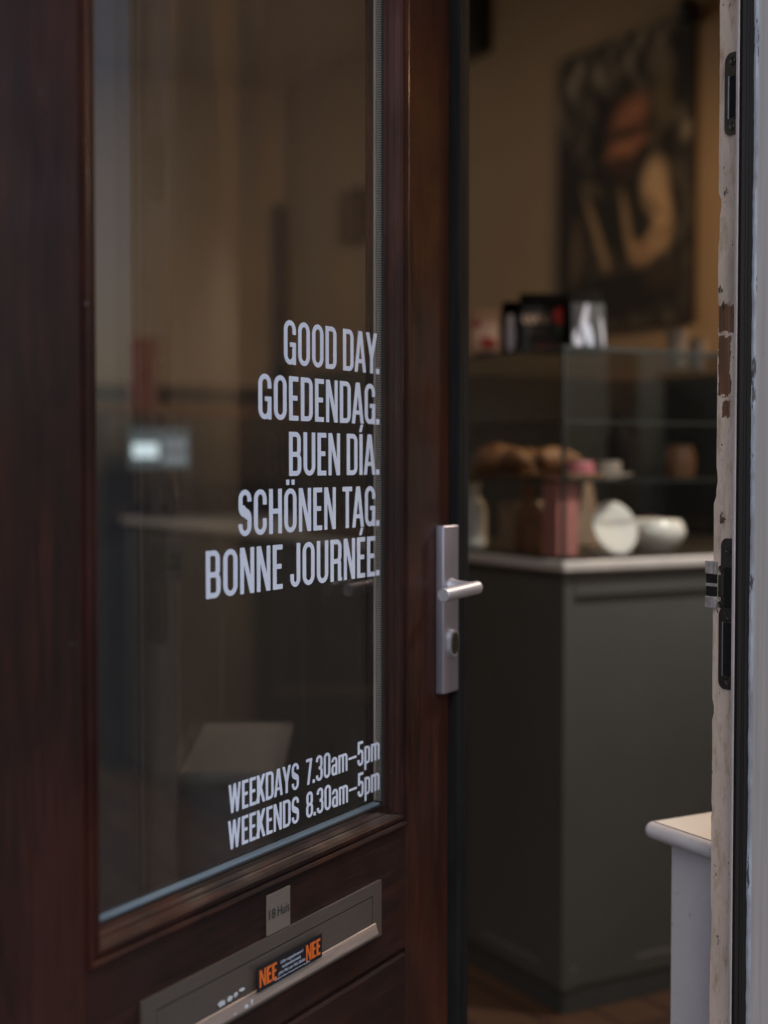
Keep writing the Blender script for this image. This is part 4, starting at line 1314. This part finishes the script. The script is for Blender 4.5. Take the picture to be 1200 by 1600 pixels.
# wall loudspeaker and socket box, dark marks on the ochre wall
def speaker(b): box(b, -.09, 0, -.10, .10, 0, .28, .006); lathe(b, [(0, .004), (.05, .002), (.06, 0)], 24, M=Matrix.Translation((-.0905, 0, .10)) @ Matrix.Rotation(-math.pi / 2, 4, 'Y'))
item("loudspeaker", "black loudspeaker high on the ochre wall above the door edge", "loudspeaker", speaker, M['cab_black'], (3.598, 5.50, 3.075))

item("speaker_box", "black box speaker on the ochre wall seen through the top of the door glass", "loudspeaker", speaker, M['cab_black'], (3.598, 6.63, 2.38))
item("wall_pipe", "dark vertical pipe in the far corner seen through the door glass", "pipe", lambda b: tube(b, [(0, 0, 0), (0, 0, 2.72)], .035, 16), M['cab_dark'], (3.54, 7.54, 0.0))
# ------------------------------------------------------------------ poster
PW, PH = .82, 1.14
def f_poster(p, q):
    n = .5 + .26 * math.sin(17 * p + 5 * math.sin(6 * q)) * math.sin(13 * q + 4 * math.sin(7 * p + 1)) + .22 * math.sin(29 * p + 11 * q + 3 * math.sin(17 * q)) + .14 * math.sin(53 * p - 31 * q)
    c = lerp((.016, .016, .014), (.32, .275, .205), max(0, min(1, n)) ** 1.8 * (1.0 if q < .42 else .35))
    E = lambda cx, cy, rx, ry, rot, soft, col, k=1.0: lerp(c, col, ell(p, q, cx, cy, rx, ry, rot, soft) * k)
    c = E(.92, .17, .13, .16, 0, .6, (.009, .009, .010))
    c = E(.79, .13, .09, .06, .5, .8, (.17, .135, .10), .8)
    c = E(.80, .28, .07, .13, 0, .9, (.13, .11, .055), .8)
    c = E(.84, .42, .08, .08, 0, .8, (.012, .012, .010))
    c = E(.80, .50, .06, .05, 0, .9, (.12, .10, .055), .7)
    c = E(.09, .60, .17, .36, 0, .7, (.010, .010, .010), .9)
    c = E(.49, .35, .27, .19, .12, .5, (.008, .008, .007))
    c = E(.55, .335, .145, .125, .1, .6, (.14, .060, .034))
    c = E(.58, .275, .115, .050, -.2, .9, (.33, .145, .075))
    c = E(.53, .385, .13, .036, -.1, .9, (.38, .165, .085))
    c = E(.60, .345, .05, .05, 0, .9, (.27, .115, .06), .8)
    c = E(.55, .333, .14, .020, 0, .9, (.035, .018, .013), .9)
    c = E(.52, .440, .14, .036, .1, .8, (.045, .022, .016), .9)
    c = E(.66, .435, .05, .045, 0, .7, (.010, .009, .008))
    c = E(.30, .515, .09, .028, .45, .8, (.20, .155, .085), .85)
    c = E(.46, .64, .30, .10, .35, .6, (.010, .012, .010))
    c = E(.58, .60, .07, .11, .1, .7, (.012, .016, .011))
    c = E(.745, .53, .085, .085, .25, .7, (.50, .37, .23))
    c = E(.80, .635, .062, .11, -.12, .7, (.50, .36, .215))
    c = E(.74, .725, .12, .045, -.45, .7, (.46, .325, .195))
    c = E(.74, .60, .09, .014, .5, .9, (.16, .11, .06), .7)
    c = E(.79, .70, .08, .012, -.3, .9, (.17, .11, .06), .7)
    c = E(.66, .76, .06, .035, -.3, .8, (.30, .16, .095), .9)
    c = E(.55, .655, .028, .13, .28 - .6, .7, (.30, .21, .12))
    c = E(.62, .745, .07, .035, .5, .7, (.34, .235, .135))
    c = E(.33, .675, .20, .026, .98, .7, (.30, .215, .125))
    c = E(.15, .72, .045, .12, .1, .9, (.16, .115, .07), .7)
    c = E(.50, .88, .46, .085, 0, .6, (.009, .009, .008))
    return E(.78, .84, .10, .04, 0, .9, (.05, .035, .02), .6)
pst = empty("poster", (3.596, 4.857, 1.755), math.radians(-90))
tag(pst, "large dark poster of a man in a white shirt on the ochre wall", "poster")
me = print_grid(PW, PH, 90, 120, f_poster); me.materials.append(M['poster'])
o = bpy.data.objects.new("printed_sheet", me); COL.objects.link(o); o.parent = pst; o.location = (0, -.0225, 0)
bm = new(); box(bm, -.004, PW + .004, -.022, 0, -.004, PH + .004, .001); obj("backing_board", bm, M['cab_black'], pst)
def clip(b): lathe(b, [(0, 0), (.045, .01), (.05, .05), (.03, .085), (0, .09)], 20)
item("picture_lamp", "small black picture lamp above the upper corner of the poster", "lamp", clip, M['cab_black'], (3.540, 4.02, 2.83))

# ------------------------------------------------------------------ dark bench unit in the front corner (mirrored in the door glass)
fc = empty("corner_cabinet", (3.35, 1.9, 0))
tag(fc, "dark cabinet in the front corner mirrored faintly in the door glass", "cabinet")
bm = new(); box(bm, -.22, .245, -.55, .75, 0, 1.50, .004); obj("body", bm, M['cab_dark'], fc)
bm = new(); box(bm, -.24, .246, -.555, .77, 1.501, 1.53, .004); obj("top", bm, M['shelfwood'], fc)
for z in (.55, 1.02):
    bm = new(); box(bm, -.235, -.221, -.50, .70, z, z + .03, .002); obj("shelf_edge", bm, M['shelfwood'], fc)

# ------------------------------------------------------------------ unseen pendant lamps added to brighten the interior
LAMPS = [(3.02, 2.70, 2.35, 64, (1, .58, .27), "unseen black dome pendant lamp lit by the ochre wall beyond the jamb"),
         (2.35, 2.00, 2.02, 46, (1, .94, .86), "unseen black dome pendant lamp added above the customer side of the counter"),
         (0.80, 5.90, 2.75, 34, (1, .92, .83), "unseen black dome pendant lamp added deep in the room behind the door")]
for lx, ly, lz, PW_, PC, PLAB in LAMPS:
    pl = empty("unseen_pendant_lamp", (lx, ly, 3.4))
    tag(pl, PLAB, "pendant lamp", "unseen pendant lamps inside the shop")
    d = lz - 3.4
    bm = new(); tube(bm, [(0, 0, 0), (0, 0, d + .20)], .004, 8); obj("cord", bm, M['lamp_black'], pl)
    bm = new(); lathe(bm, [(.02, .20 + d), (.05, .19 + d), (.12, .12 + d), (.17, .02 + d), (.175, 0 + d), (.168, 0.001 + d), (.115, .112 + d), (.045, .18 + d), (.02, .19 + d)], 36); obj("shade", bm, M['lamp_black'], pl, True)
    bm = new(); lathe(bm, [(0, .01 + d), (.03, .03 + d), (.036, .065 + d), (.02, .11 + d), (.014, .14 + d), (0, .14 + d)], 24); obj("bulb", bm, emit("warm_bulb", (1, .55, .2, 1), 12), pl, True)
    L = bpy.data.lights.new("bulb_light", 'SPOT' if ly < 2.2 else 'POINT'); L.energy = PW_; L.color = PC; L.shadow_soft_size = .05
    if ly < 2.2: L.spot_size = math.radians(141); L.spot_blend = .35
    lo = bpy.data.objects.new("bulb_light", L); COL.objects.link(lo); lo.parent = pl; lo.location = (0, 0, d - .03)
